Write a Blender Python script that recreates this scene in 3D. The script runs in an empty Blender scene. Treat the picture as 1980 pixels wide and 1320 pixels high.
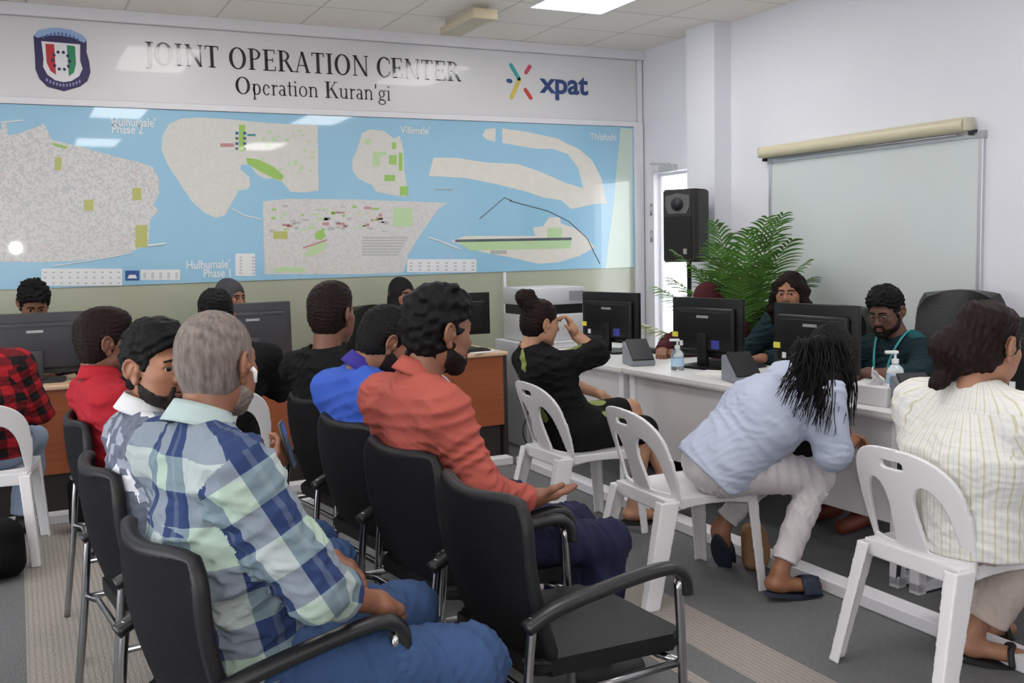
import bpy, bmesh, math, random
import numpy as np
from mathutils import Vector, Matrix
random.seed(7)
SC = bpy.context.scene
COL = SC.collection

# ---------------------------------------------------------------- camera
CAM_R = ((0.895, 0.063, -0.441), (-0.445, 0.075, -0.892), (-0.023, 0.995, 0.096))
FPX = 1927.8
EYE = Vector((0.0, 0.0, 1.5))
_c = [Vector((CAM_R[0][i], CAM_R[1][i], CAM_R[2][i])) for i in range(3)]
_c[2].normalize(); _c[0] = (_c[0] - _c[2]*_c[0].dot(_c[2])).normalized(); _c[1] = _c[2].cross(_c[0])
camd = bpy.data.cameras.new('camera'); cam = bpy.data.objects.new('camera', camd); COL.objects.link(cam)
cam.matrix_world = Matrix(((_c[0].x, _c[1].x, _c[2].x, EYE.x), (_c[0].y, _c[1].y, _c[2].y, EYE.y),
                           (_c[0].z, _c[1].z, _c[2].z, EYE.z), (0, 0, 0, 1)))
camd.sensor_fit = 'HORIZONTAL'; camd.sensor_width = 36; camd.lens = 36*FPX/1980; camd.clip_start = .05
SC.camera = cam

# ---------------------------------------------------------------- world and light
world = bpy.data.worlds.new('world'); SC.world = world; world.use_nodes = True
wb = world.node_tree.nodes['Background']; wb.inputs[0].default_value = (.93, .97, 1, 1); wb.inputs[1].default_value = 5
SC.view_settings.view_transform = 'Standard'; SC.view_settings.look = 'None'
SC.view_settings.exposure = 0.32; SC.view_settings.gamma = 1; SC.view_settings.use_curve_mapping = False
PANEL_STRENGTH = 8.0                      # the ceiling's own LED panels
fl = bpy.data.lights.new('camera_flash', 'POINT'); fl.energy = 46; fl.shadow_soft_size = .055; fl.color = (1, .97, .93)
flo = bpy.data.objects.new('camera_flash', fl); COL.objects.link(flo); flo.location = (.02, -.02, 1.615)

# ---------------------------------------------------------------- helpers
def ray(px, py):
    return _c[0]*(px-990) - _c[1]*(py-660) - _c[2]*FPX
def at(px, py, y=None, x=None, z=None):          # the point seen at a pixel on one plane of the room
    d = ray(px, py)
    t = (y-EYE.y)/d.y if y is not None else (x-EYE.x)/d.x if x is not None else (z-EYE.z)/d.z
    return EYE + d*t
def V(*a): return Vector(a)

MATS = {}
def mat(name, col, rough=.5, metal=0, var=0, vscale=8, bump=0, bscale=60, coat=0, emit=0, trans=0, sss=0, alpha=1, spec=None, sheen=0):
    if name in MATS: return MATS[name]
    m = bpy.data.materials.new(name); m.use_nodes = True; MATS[name] = m
    nt = m.node_tree; b = nt.nodes['Principled BSDF']
    b.inputs['Base Color'].default_value = (*col, 1); b.inputs['Roughness'].default_value = rough
    b.inputs['Metallic'].default_value = metal; b.inputs['Coat Weight'].default_value = coat
    b.inputs['Transmission Weight'].default_value = trans; b.inputs['Alpha'].default_value = alpha
    if spec is None and rough >= .8: spec = .25
    if spec is not None: b.inputs['Specular IOR Level'].default_value = spec
    if sheen: b.inputs['Sheen Weight'].default_value = sheen
    if sss:
        b.inputs['Subsurface Weight'].default_value = sss; b.inputs['Subsurface Radius'].default_value = (1, .35, .2)
        b.inputs['Subsurface Scale'].default_value = .006
    if emit: b.inputs['Emission Color'].default_value = (*col, 1); b.inputs['Emission Strength'].default_value = emit
    if var or bump:
        tc = nt.nodes.new('ShaderNodeTexCoord')
    if var:
        n = nt.nodes.new('ShaderNodeTexNoise'); n.inputs['Scale'].default_value = vscale; n.inputs['Detail'].default_value = 4
        nt.links.new(tc.outputs['Object'], n.inputs['Vector'])
        r = nt.nodes.new('ShaderNodeValToRGB'); nt.links.new(n.outputs[0], r.inputs[0])
        r.color_ramp.elements[0].position = .3; r.color_ramp.elements[1].position = .7
        r.color_ramp.elements[0].color = (*[max(0, c*(1-var)) for c in col], 1)
        r.color_ramp.elements[1].color = (*[min(1, c*(1+var)) for c in col], 1)
        nt.links.new(r.outputs[0], b.inputs['Base Color'])
    if bump:
        n = nt.nodes.new('ShaderNodeTexNoise'); n.inputs['Scale'].default_value = bscale; n.inputs['Detail'].default_value = 3
        nt.links.new(tc.outputs['Object'], n.inputs['Vector'])
        bp = nt.nodes.new('ShaderNodeBump'); bp.inputs['Strength'].default_value = bump; bp.inputs['Distance'].default_value = .01
        nt.links.new(n.outputs[0], bp.inputs['Height']); nt.links.new(bp.outputs[0], b.inputs['Normal'])
    return m

class NT:                                           # small node-graph writer for the patterned materials
    def __init__(s, name, rough=.6):
        s.m = bpy.data.materials.new(name); s.m.use_nodes = True; MATS[name] = s.m
        s.t = s.m.node_tree; s.b = s.t.nodes['Principled BSDF']; s.b.inputs['Roughness'].default_value = rough
    def n(s, kind, **kw):
        o = s.t.nodes.new('ShaderNode'+kind)
        for k, v in kw.items(): setattr(o, k, v)
        return o
    def l(s, a, b): s.t.links.new(a, b)
    def val(s, sock, v):
        if hasattr(v, 'links') or hasattr(v, 'is_output'): s.l(v, sock)
        else: sock.default_value = v
    def math(s, op, a, b=0.0):
        o = s.n('Math', operation=op); s.val(o.inputs[0], a); s.val(o.inputs[1], b); return o.outputs[0]
    def xyz(s, attr=None):
        o = s.n('SeparateXYZ')
        if attr: a = s.n('Attribute', attribute_name=attr); s.l(a.outputs['Vector'], o.inputs[0]); s.vec = a.outputs['Vector']
        else: a = s.n('TexCoord'); s.l(a.outputs['Object'], o.inputs[0]); s.vec = a.outputs['Object']
        return o.outputs
    def fract(s, a, per): return s.math('FRACT', s.math('DIVIDE', a, per))
    def band(s, a, lo, hi): return s.math('MULTIPLY', s.math('GREATER_THAN', a, lo), s.math('LESS_THAN', a, hi))
    def mix(s, f, a, b, blend='MIX'):
        o = s.n('Mix', data_type='RGBA', blend_type=blend); s.val(o.inputs[0], f)
        for i, v in ((6, a), (7, b)):
            if isinstance(v, tuple): o.inputs[i].default_value = (*v, 1)
            else: s.l(v, o.inputs[i])
        return o.outputs[2]
    def noise(s, scale, vec=None, detail=3):
        o = s.n('TexNoise'); o.inputs['Scale'].default_value = scale; o.inputs['Detail'].default_value = detail
        s.l(vec or s.vec, o.inputs['Vector']); return o.outputs[0]
    def scaled(s, sc):
        o = s.n('Mapping'); o.inputs['Scale'].default_value = sc; s.l(s.vec, o.inputs['Vector']); return o.outputs[0]
    def bump(s, h, strength=.3, dist=.01):
        o = s.n('Bump'); o.inputs['Strength'].default_value = strength; o.inputs['Distance'].default_value = dist
        s.l(h, o.inputs['Height']); s.l(o.outputs[0], s.b.inputs['Normal'])
    def out(s, c): s.l(c, s.b.inputs['Base Color']); return s.m

def link(name, me, m=None, parent=None, smooth=False):
    o = bpy.data.objects.new(name, me); COL.objects.link(o)
    if m is not None:
        for q in (m if isinstance(m, (list, tuple)) else [m]): me.materials.append(q)
    if smooth: me.polygons.foreach_set('use_smooth', [True]*len(me.polygons))
    if parent is not None: o.parent = parent
    return o
def obj(name, bm, m=None, parent=None, smooth=False, recalc=True):
    if recalc: bmesh.ops.recalc_face_normals(bm, faces=bm.faces)
    me = bpy.data.meshes.new(name); bm.to_mesh(me); bm.free()
    if smooth == 'auto':
        o = link(name, me, m, parent, True)
        me.polygons.foreach_set('use_smooth', [True]*len(me.polygons))
        try: me.set_sharp_from_angle(angle=math.radians(38))
        except Exception: pass
        return o
    return link(name, me, m, parent, smooth)
def tag(o, label=None, cat=None, group=None, kind=None):
    if label: o['label'] = label
    if cat: o['category'] = cat
    if group: o['group'] = group
    if kind: o['kind'] = kind
    return o
def thing(name, loc, label, cat, group=None, yaw=0):
    o = bpy.data.objects.new(name, None); COL.objects.link(o); o.location = loc; o.rotation_euler = (0, 0, yaw); o.empty_display_size = .1
    return tag(o, label, cat, group)
def kids(o): return [c for c in bpy.data.objects if c.parent == o]
def dup(root, loc, yaw, label, group=None):
    r = root.copy(); COL.objects.link(r); r.location = loc; r.rotation_euler = (0, 0, yaw); r['label'] = label
    if group: r['group'] = group
    for ch in kids(root):
        c = ch.copy(); COL.objects.link(c); c.parent = r
        for g in kids(ch):
            d = g.copy(); COL.objects.link(d); d.parent = c
    return r

def box(bm, x0, y0, z0, x1, y1, z1, bev=0, seg=2, M=None, mi=0):
    g = bmesh.ops.create_cube(bm, size=1)['verts']
    for v in g:
        v.co = Vector(((x0+x1)/2+v.co.x*(x1-x0), (y0+y1)/2+v.co.y*(y1-y0), (z0+z1)/2+v.co.z*(z1-z0)))
    fs = list({f for v in g for f in v.link_faces})
    for f in fs: f.material_index = mi
    if bev:
        es = list({e for v in g for e in v.link_edges})
        r = bmesh.ops.bevel(bm, geom=es, offset=bev, segments=seg, affect='EDGES', profile=.5)
        g = list({v for f in r['faces'] for v in f.verts} | {v for v in g if v.is_valid})
        for f in r['faces']: f.material_index = mi
    if M is not None:
        for v in g:
            if v.is_valid: v.co = M @ v.co
    return bm
def bx(*a, **k): return box(bmesh.new(), *a, **k)
def catmull(pts, n=8):
    pts = [Vector(p) for p in pts]; out = []
    for i in range(len(pts)-1):
        a, b, c, d = pts[max(i-1, 0)], pts[i], pts[i+1], pts[min(i+2, len(pts)-1)]
        for k in range(n):
            t = k/n
            out.append(.5*((2*b)+(c-a)*t+(2*a-5*b+4*c-d)*t*t+(3*b-a-3*c+d)*t**3))
    return out+[pts[-1]]
def tube(bm, pts, r, seg=10, flat=None, mi=0, cap=True):    # flat=(axis, factor): an elliptical section
    pts = [Vector(p) for p in pts]; n = len(pts); rs = r if isinstance(r, (list, tuple)) else [r]*n
    t0 = (pts[1]-pts[0]).normalized(); u = t0.orthogonal().normalized(); rings = []
    for i in range(n):
        t = (pts[min(i+1, n-1)]-pts[max(i-1, 0)]).normalized()
        u = (u-t*u.dot(t)); u = u.normalized() if u.length > 1e-6 else t.orthogonal().normalized()
        w = t.cross(u); ring = []
        for k in range(seg):
            a = 2*math.pi*k/seg; d = (u*math.cos(a)+w*math.sin(a))*rs[i]
            if flat: d += Vector(flat[0])*d.dot(Vector(flat[0]))*(flat[1]-1)
            ring.append(bm.verts.new(pts[i]+d))
        rings.append(ring)
    for i in range(n-1):
        for k in range(seg):
            f = bm.faces.new((rings[i][k], rings[i][(k+1) % seg], rings[i+1][(k+1) % seg], rings[i+1][k])); f.material_index = mi
    if cap:
        for ring in (rings[0][::-1], rings[-1]): bm.faces.new(ring).material_index = mi
    return bm
def sheet(bm, fn, nu, nv, th, mi=0):                         # a thick curved sheet from fn(u, v) -> point, u v in 0..1
    P = [[Vector(fn(i/nu, j/nv)) for j in range(nv+1)] for i in range(nu+1)]
    def nrm(i, j):
        a = P[min(i+1, nu)][j]-P[max(i-1, 0)][j]; b = P[i][min(j+1, nv)]-P[i][max(j-1, 0)]
        return a.cross(b).normalized()
    A = [[bm.verts.new(P[i][j]+nrm(i, j)*th/2) for j in range(nv+1)] for i in range(nu+1)]
    B = [[bm.verts.new(P[i][j]-nrm(i, j)*th/2) for j in range(nv+1)] for i in range(nu+1)]
    fs = []
    for i in range(nu):
        for j in range(nv):
            fs.append(bm.faces.new((A[i][j], A[i+1][j], A[i+1][j+1], A[i][j+1])))
            fs.append(bm.faces.new((B[i][j], B[i][j+1], B[i+1][j+1], B[i+1][j])))
    for i in range(nu):
        fs.append(bm.faces.new((A[i][0], B[i][0], B[i+1][0], A[i+1][0]))); fs.append(bm.faces.new((A[i][nv], A[i+1][nv], B[i+1][nv], B[i][nv])))
    for j in range(nv):
        fs.append(bm.faces.new((A[0][j], A[0][j+1], B[0][j+1], B[0][j]))); fs.append(bm.faces.new((A[nu][j], B[nu][j], B[nu][j+1], A[nu][j+1])))
    for f in fs: f.material_index = mi
    return bm
def lathe(bm, prof, c=(0, 0, 0), seg=24, mi=0):
    rings = []
    for r, z in prof:
        rings.append([bm.verts.new((c[0]+r*math.cos(2*math.pi*k/seg), c[1]+r*math.sin(2*math.pi*k/seg), c[2]+z)) for k in range(seg)])
    for i in range(len(rings)-1):
        for k in range(seg):
            bm.faces.new((rings[i][k], rings[i][(k+1) % seg], rings[i+1][(k+1) % seg], rings[i+1][k])).material_index = mi
    bm.faces.new(rings[0][::-1]).material_index = mi; bm.faces.new(rings[-1]).material_index = mi
    return bm
def prism(bm, poly, fn, d, mi=0):                            # polygon (a, b) -> fn(a, b, depth): a solid slab
    A = [bm.verts.new(fn(a, b, 0)) for a, b in poly]; B = [bm.verts.new(fn(a, b, d)) for a, b in poly]
    bm.faces.new(A).material_index = mi; bm.faces.new(B[::-1]).material_index = mi
    for i in range(len(A)):
        j = (i+1) % len(A); bm.faces.new((A[j], A[i], B[i], B[j])).material_index = mi
    return bm

# ---------------------------------------------------------------- signed-distance modelling (bodies, clothes, moulded chairs)
class F:
    def __init__(s): s.ops = []; s.uv = []; s.amp = []; s.att = []
    def cone(s, a, b, r1, r2=None, k=.03, flat=None, op='u', uv=None):
        a = np.array(a, float); b = np.array(b, float); r2 = r1 if r2 is None else r2
        ax, fc = (None, 1) if flat is None else (np.array(Vector(flat[0]).normalized()), flat[1])
        def f(P):
            q = P-a
            w = b-a
            if ax is not None:
                q = q-ax*((q@ax)*(1-1/fc))[..., None]; w = w-ax*(w@ax)*(1-1/fc)
            L = max(w@w, 1e-9); t = np.clip((q@w)/L, 0, 1)
            return np.linalg.norm(q-t[..., None]*w, axis=-1)-(r1+(r2-r1)*t)
        R = max(r1, r2)*max(1, fc)
        s.ops.append((f, np.minimum(a, b)-R, np.maximum(a, b)+R, k, op))
        if uv is not None: s.uv.append((f, a, b, uv, (r1+r2)/2*(1+fc)/2))
        return s
    def ell(s, c, r, axes=None, k=.03, op='u'):
        c = np.array(c, float); r = np.array(r, float); A = np.eye(3) if axes is None else np.array(axes, float)
        def f(P):
            q = (P-c)@A.T; n = np.linalg.norm(q/r, axis=-1); g = np.linalg.norm(q/(r*r), axis=-1)
            return np.where(g > 1e-6, n*(n-1)/np.maximum(g, 1e-6), -r.min())
        R = np.abs(A.T)@r if axes is not None else r
        s.ops.append((f, c-R, c+R, k, op)); return s
    def box(s, c, r, rnd=.005, axes=None, k=.01, op='u'):
        c = np.array(c, float); r = np.array(r, float)-rnd; A = np.eye(3) if axes is None else np.array(axes, float)
        def f(P):
            q = np.abs((P-c)@A.T)-r
            return np.linalg.norm(np.maximum(q, 0), axis=-1)+np.minimum(q.max(-1), 0)-rnd
        R = np.abs(A.T)@(r+rnd)
        s.ops.append((f, c-R, c+R, k, op)); return s
    def fn(s, f, lo, hi, k=.01, op='u'): s.ops.append((f, np.array(lo, float), np.array(hi, float), k, op)); return s
    def swell(s, v): s.ops.append((lambda P, v=v: v, None, None, 0, 'o')); return s
    def crease(s, amp, freq, seed=0, dirs=3, axis=None):      # cloth folds: sharp ridges, soft valleys
        rg = np.random.RandomState(seed)
        for _ in range(dirs):
            w = rg.randn(3)
            if axis is not None: w = w*.35+np.array(axis, float)*2
            w /= np.linalg.norm(w); s.amp.append((amp/dirs, w*freq*rg.uniform(.7, 1.4), rg.uniform(0, 6.28), rg.randn(3)*freq*.45, rg.randn(3)*freq*.16))
        return s
    def half(s, p, n, k=.006, op='s'):                       # removes the side n points to
        p = np.array(p, float); n = np.array(n, float); n = n/np.linalg.norm(n)
        s.ops.append((lambda P: -((P-p)@n), None, None, k, op)); return s
    def wave(s, amp, freq, seed=0, dirs=5):
        rg = np.random.RandomState(seed); D = rg.randn(dirs, 3); D /= np.linalg.norm(D, axis=1)[:, None]
        s.amp.append((amp/dirs*2, D*freq*rg.uniform(.6, 1.5, (dirs, 1)), rg.uniform(0, 6.28, dirs))); return s
    def mesh(s, res, pad=.02):
        us = [o for o in s.ops if o[4] == 'u']
        lo = np.min([o[1] for o in us], 0)-pad; hi = np.max([o[2] for o in us], 0)+pad
        n = np.ceil((hi-lo)/res).astype(int)+1
        ax = [lo[i]+res*np.arange(n[i]) for i in range(3)]
        D = np.full(tuple(n), 1.0, np.float32)
        for f, l, h, k, op in s.ops:
            if op == 'o': D -= f(0); continue
            if l is None: sl = (slice(None),)*3
            else:
                m = k+.02
                i0 = np.clip(np.floor((l-m-lo)/res).astype(int), 0, n); i1 = np.clip(np.ceil((h+m-lo)/res).astype(int)+1, 0, n)
                if (i1 <= i0).any(): continue
                sl = tuple(slice(i0[i], i1[i]) for i in range(3))
            G = np.stack(np.meshgrid(*[ax[i][sl[i]] for i in range(3)], indexing='ij'), -1)
            v = f(G).astype(np.float32); d = D[sl]
            if op == 'u':
                hh = np.maximum(k-np.abs(d-v), 0)/k; D[sl] = np.minimum(d, v)-hh*hh*k*.25
            elif op == 's':
                v = -v; hh = np.maximum(k-np.abs(d-v), 0)/k; D[sl] = np.maximum(d, v)+hh*hh*k*.25
        if s.amp:
            G = np.stack(np.meshgrid(*ax, indexing='ij'), -1)
            near = np.abs(D) < .06; Pn = G[near]; w = np.zeros(len(Pn))
            for q in s.amp:
                if len(q) == 3: w += q[0]*np.sin(Pn@q[1].T+q[2]).sum(1)
                else: w += q[0]*(np.abs(np.sin(Pn@q[1]+q[2]+1.3*np.sin(Pn@q[3])))-.64)*2*np.clip(.5+np.sin(Pn@q[4]+q[2]), 0, 1)
            for p, n, r in s.att:                            # cut edges stay clean
                q = Pn-p; w *= np.where(np.linalg.norm(q, axis=1) < r, np.clip((np.abs(q@n)-.004)/.025, 0, 1), 1)
            D[near] += w.astype(np.float32)
        D[0] = D[-1] = 1; D[:, 0] = D[:, -1] = 1; D[:, :, 0] = D[:, :, -1] = 1
        return nets(D, lo, res)

def nets(D, o, h):
    S = D < 0; n = D.shape
    c = [(i, j, k) for i in (0, 1) for j in (0, 1) for k in (0, 1)]
    def sub(a, q): return a[q[0]:n[0]-1+q[0], q[1]:n[1]-1+q[1], q[2]:n[2]-1+q[2]]
    cnt = sum(sub(S, q).astype(np.int8) for q in c)
    act = (cnt > 0) & (cnt < 8); I = np.argwhere(act); idx = np.full(act.shape, -1, np.int64); idx[act] = np.arange(len(I))
    vals = {q: sub(D, q)[act] for q in c}
    acc = np.zeros((len(I), 3)); num = np.zeros(len(I))
    for q in c:
        for a in range(3):
            if q[a] == 0:
                r = tuple(q[b]+(b == a) for b in range(3)); va, vb = vals[q], vals[r]; m = (va < 0) != (vb < 0)
                t = va[m]/(va[m]-vb[m]); p = np.tile(np.array(q, float), (m.sum(), 1)); p[:, a] += t
                acc[m] += p; num[m] += 1
    Vt = (I+acc/np.maximum(num, 1)[:, None])*h+o
    quads = []
    for a in range(3):
        b, d = (a+1) % 3, (a+2) % 3
        s0 = [slice(None)]*3; s1 = [slice(None)]*3; s0[a] = slice(0, n[a]-1); s1[a] = slice(1, n[a])
        A, B = S[tuple(s0)], S[tuple(s1)]; E = np.argwhere(A != B)
        E = E[(E[:, b] > 0) & (E[:, d] > 0) & (E[:, b] < n[b]-1) & (E[:, d] < n[d]-1)]
        if not len(E): continue
        sg = A[tuple(E.T)]
        def at_(db, dd): q = E.copy(); q[:, b] -= db; q[:, d] -= dd; return idx[tuple(q.T)]
        Q = np.stack([at_(1, 1), at_(0, 1), at_(0, 0), at_(1, 0)], 1); Q[~sg] = Q[~sg][:, ::-1]
        quads.append(Q)
    return Vt, np.concatenate(quads)

def np_mesh(name, parts):                                    # [(verts, quads, material index or array)] -> one mesh
    Vs, Qs, Ms, off = [], [], [], 0
    for v, q, m in parts:
        Vs.append(v); Qs.append(q+off); Ms.append(np.full(len(q), m) if np.isscalar(m) else m); off += len(v)
    v = np.concatenate(Vs); q = np.concatenate(Qs); mi = np.concatenate(Ms)
    me = bpy.data.meshes.new(name); me.vertices.add(len(v)); me.vertices.foreach_set('co', v.astype(np.float32).ravel())
    me.loops.add(q.size); me.loops.foreach_set('vertex_index', q.astype(np.int32).ravel())
    me.polygons.add(len(q)); me.polygons.foreach_set('loop_start', np.arange(0, q.size, 4, dtype=np.int32))
    me.polygons.foreach_set('material_index', mi.astype(np.int32)); me.update(calc_edges=True); me.validate()
    me.polygons.foreach_set('use_smooth', [True]*len(me.polygons))
    return me
def sdf_obj(name, f, res, m, parent=None):
    v, q = f.mesh(res); me = np_mesh(name, [(v, q, 0)])
    if f.uv:                                                 # cloth pattern coordinates: one chart per face, so seams stay crisp
        C0 = v[q].mean(1)
        def chart(P, a, b, ref, r):
            w = b-a; w = w/np.linalg.norm(w); ref = np.array(ref, float); e1 = ref-w*(ref@w); e1 /= np.linalg.norm(e1); e2 = np.cross(w, e1)
            p = P-a; t = p@w; return np.arctan2(p@e2, p@e1), t, r
        best = np.full(len(q), 9.); UV = np.zeros((len(q), 4, 3))
        for fd, a, b, ref, r in f.uv:
            ac, tc, _ = chart(C0, a, b, ref, r); d = fd(C0).copy(); d = np.where(tc < .02, d+(.02-tc)*1.5, d); m_ = d < best
            an, t, _ = chart(v[q[m_]].reshape(-1, 3), a, b, ref, r); an = an.reshape(-1, 4); an = ac[m_][:, None]+((an-ac[m_][:, None]+np.pi) % (2*np.pi)-np.pi)
            UV[m_] = np.stack([an*r, t.reshape(-1, 4), np.zeros_like(an)], -1); best[m_] = d[m_]
        at_ = me.attributes.new('puv', 'FLOAT_VECTOR', 'CORNER'); at_.data.foreach_set('vector', UV.astype(np.float32).ravel())
    return link(name, me, m, parent)
# ---------------------------------------------------------------- surfaces of the room
WY, WX, H = 7.44, 5.0, 3.15
def carpet():
    g = NT('carpet', .95); x, y, z = g.xyz()
    n1 = g.noise(160, g.scaled((1, .25, 1)), 2); n2 = g.noise(2.2)
    nn = g.mix(n1, (.085, .088, .094), (.20, .20, .205)); nb = g.mix(n1, (.28, .245, .215), (.47, .42, .38))
    b1 = g.band(x, -.055, .80); b2 = g.band(x, 2.17, 2.405); b3 = g.band(x, 1.98, 2.03)
    st = g.math('MAXIMUM', g.math('MAXIMUM', b1, b2), b3)
    rib = g.math('GREATER_THAN', g.fract(x, .021), .6)
    c = g.mix(st, nn, nb); c = g.mix(g.math('MULTIPLY', rib, g.math('MULTIPLY', st, .30)), c, (.13, .12, .11))
    c = g.mix(g.math('MULTIPLY', n2, .3), c, (.16, .16, .165))
    g.bump(n1, .5, .006); return g.out(c)
def ceiling_mat():
    g = NT('ceiling_tile', .9); x, y, z = g.xyz()
    lx = g.band(g.fract(g.math('ADD', x, 60-3.30+.008), .605), 0, .026); ly = g.band(g.fract(g.math('ADD', y, 60-6.93+.008), .605), 0, .026)
    ln = g.math('MAXIMUM', lx, ly)
    n = g.noise(90); base = g.mix(n, (.92, .86, .79), (.97, .92, .85))
    g.bump(g.math('SUBTRACT', n, g.math('MULTIPLY', ln, 2)), .15, .004)
    return g.out(g.mix(g.math('MULTIPLY', ln, .55), base, (.48, .46, .45)))
carpet(); ceiling_mat()
mat('wall_lavender', (.80, .80, .86), .7, var=.015, vscale=2, bump=.05, bscale=140)
mat('frame_white', (.80, .79, .83), .4)
mat('header_white', (.74, .73, .745), .28, coat=.3)
mat('lower_glass', (.40, .42, .32), .22, var=.05, vscale=1.2, coat=.4)
mat('white_gloss', (.80, .80, .80), .32)
mat('pane', (1, 1, 1), .02, trans=1)
mat('black_plastic', (.012, .012, .014), .38, bump=.05, bscale=300)
mat('dark_plastic', (.03, .03, .036), .5)
mat('chrome', (.78, .78, .80), .16, metal=1)
mat('grey_metal', (.45, .45, .47), .35, metal=.8)

def structure(name, bm, m, smooth=False): return tag(obj(name, bm, MATS[m], None, smooth), kind='structure')
XL, YB = -3.2, -3.6
structure('floor', bx(XL, YB, -.1, 6.9, 8.2, 0), 'carpet')
structure('ceiling', bx(XL, YB, H, WX+.15, WY+.15, H+.1), 'ceiling_tile')
structure('wall_back', bx(XL, WY, 0, WX, WY+.14, H), 'wall_lavender')
wl = bmesh.new(); box(wl, XL-.12, YB, 0, XL, -.8, H); box(wl, XL-.12, 5.2, 0, XL, WY+.14, H); box(wl, XL-.12, -.8, 0, XL, 5.2, .15); box(wl, XL-.12, -.8, 2.55, XL, 5.2, H)  # left wall, with an opening cut for the added daylight
structure('wall_left', wl, 'wall_lavender')
wf = bmesh.new()
for k in range(5): box(wf, XL-.09, -.8+k*1.485, .15, XL-.03, -.74+k*1.485, 2.55, .004)
box(wf, XL-.09, -.8, .15, XL-.03, 5.2, .21, .004); box(wf, XL-.09, -.8, 2.49, XL-.03, 5.2, 2.55, .004)
w2 = structure('added_window', wf, 'frame_white'); obj('added_window_pane', bx(XL-.064, -.78, .19, XL-.058, 5.18, 2.51), MATS['pane'], w2)  # unseen window, added to brighten the room with daylight
structure('wall_front', bx(XL, YB-.12, 0, WX, YB, H), 'wall_lavender')
DY0, DY1, DZ = 6.47, 7.24, 2.10
wr = bmesh.new(); box(wr, WX, YB, 0, WX+.14, DY0, H); box(wr, WX, DY1, 0, WX+.14, WY+.14, H); box(wr, WX, DY0, DZ, WX+.14, DY1, H)
structure('wall_right', wr, 'wall_lavender')
structure('trim_1', bx(4.838, 6.22, 0, WX, 6.57, H), 'wall_lavender')                    # the column
structure('trim_2', bx(XL, WY-.035, 2.50, 4.93, WY, 2.545, .004), 'frame_white')           # rail between header and map
structure('trim_3', bx(4.895, WY-.04, 0, 4.985, WY, 2.545, .004), 'frame_white')           # upright at the corner
structure('trim_4', bx(XL, WY-.05, 3.07, WX, WY, H, .004), 'frame_white')                  # cornice
structure('trim_5', bx(3.600, WY-.03, .75, 3.625, WY, 1.28, .003), 'frame_white')
structure('trim_6', bx(4.94, WY-.03, 2.545, 4.985, WY, 3.07, .003), 'frame_white')
structure('window_1', bx(XL, WY-.012, .06, 4.895, WY-.001, 1.285), 'lower_glass')          # the green-grey glazing below the map
# door in the right wall: frame, leaf frame, bright pane
dr = bmesh.new()
for y0, y1, z0, z1 in ((DY1-.01, DY1+.09, 0, DZ+.09), (DY0-.09, DY0+.01, 0, DZ+.09), (DY0, DY1, DZ-.01, DZ+.09)): box(dr, WX-.03, y0, z0, WX+.02, y1, z1, .004)
d = structure('door_1', dr, 'frame_white')
lf = bmesh.new()
for y0, y1, z0, z1 in ((DY1-.03, DY1-.008, .01, DZ-.01), (DY0+.01, DY0+.03, .01, DZ-.01), (DY0+.03, DY1-.03, DZ-.04, DZ-.012), (DY0+.03, DY1-.03, .01, .06)): box(lf, WX+.03, y0, z0, WX+.06, y1, z1, .004)
obj('door_leaf', lf, MATS['frame_white'], d)
obj('glass_pane', bx(WX+.042, DY0+.03, .06, WX+.050, DY1-.03, DZ-.04), MATS['pane'], d)
for hz in (1.78, 1.55, .45):
    hb = bmesh.new(); tube(hb, [(WX-.036, DY1+.02, hz-.05), (WX-.036, DY1+.02, hz+.05)], .011); obj('hinge', hb, MATS['grey_metal'], d, True)
cl = bmesh.new(); box(cl, WX-.085, DY1-.36, DZ-.02, WX-.03, DY1-.16, DZ+.04, .008); tube(cl, [(WX-.06, DY1-.28, DZ+.045), (WX-.12, DY1-.1, DZ+.06), (WX-.04, DY1-.02, DZ+.07)], .009)
obj('door_closer', cl, mat('closer_grey', (.5, .5, .52), .4), d)
structure('baseboard_right', bx(WX-.014, YB, 0, WX, 6.2, .09, .003), 'frame_white')
# outside the door: a pale sunlit landing
tag(obj('ground', bx(6.9, 4, -.12, 12, 11, -.02), mat('pale_concrete', (.8, .8, .78), .9)), kind='structure')

# ---------------------------------------------------------------- ceiling fittings
mat('panel_light', (1, .985, .965), .5, emit=PANEL_STRENGTH)
first = None; names = {(3.6, 5.73): 'square ceiling light panel glowing white near the corner by the right wall'}
for px_ in (3.605, 1.19, -1.23):
    for py_ in (5.72, 2.3, -1.2):
        lab = 'ceiling light panel glowing white above the white desks near the sign' if (px_ > 3 and py_ > 5) else 'white ceiling light panel overhead outside the view'
        if first is None:
            first = thing('ceiling_light', (px_, py_, H), lab, 'light', 'recessed ceiling lights')
            fr = bmesh.new()
            for a in ((-.30, -.60, -.285, .60), (.285, -.60, .30, .60), (-.285, -.60, .285, -.585), (-.285, .585, .285, .60)): box(fr, a[0], a[1], -.010, a[2], a[3], .0)
            obj('frame', fr, MATS['frame_white'], first); obj('diffuser', bx(-.285, -.585, -.007, .285, .585, -.001), MATS['panel_light'], first)
        else: dup(first, (px_, py_, H), 0, lab)
em = thing('emergency_light', (2.99, 6.66, H), 'beige box shaped emergency light hanging from the ceiling tiles', 'light')
mat('beige_plastic', (.60, .53, .40), .5)
obj('housing', bx(-.085, -.30, -.10, .085, .30, -.045, .012), MATS['beige_plastic'], em, 'auto')
obj('base', bx(-.06, -.25, -.047, .06, .25, 0), mat('dull_cream', (.52, .48, .40), .6), em)
obj('end_cap', bx(-.09, -.325, -.104, .09, -.295, -.035, .006), mat('cap_tan', (.66, .57, .38), .5), em, 'auto')

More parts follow.
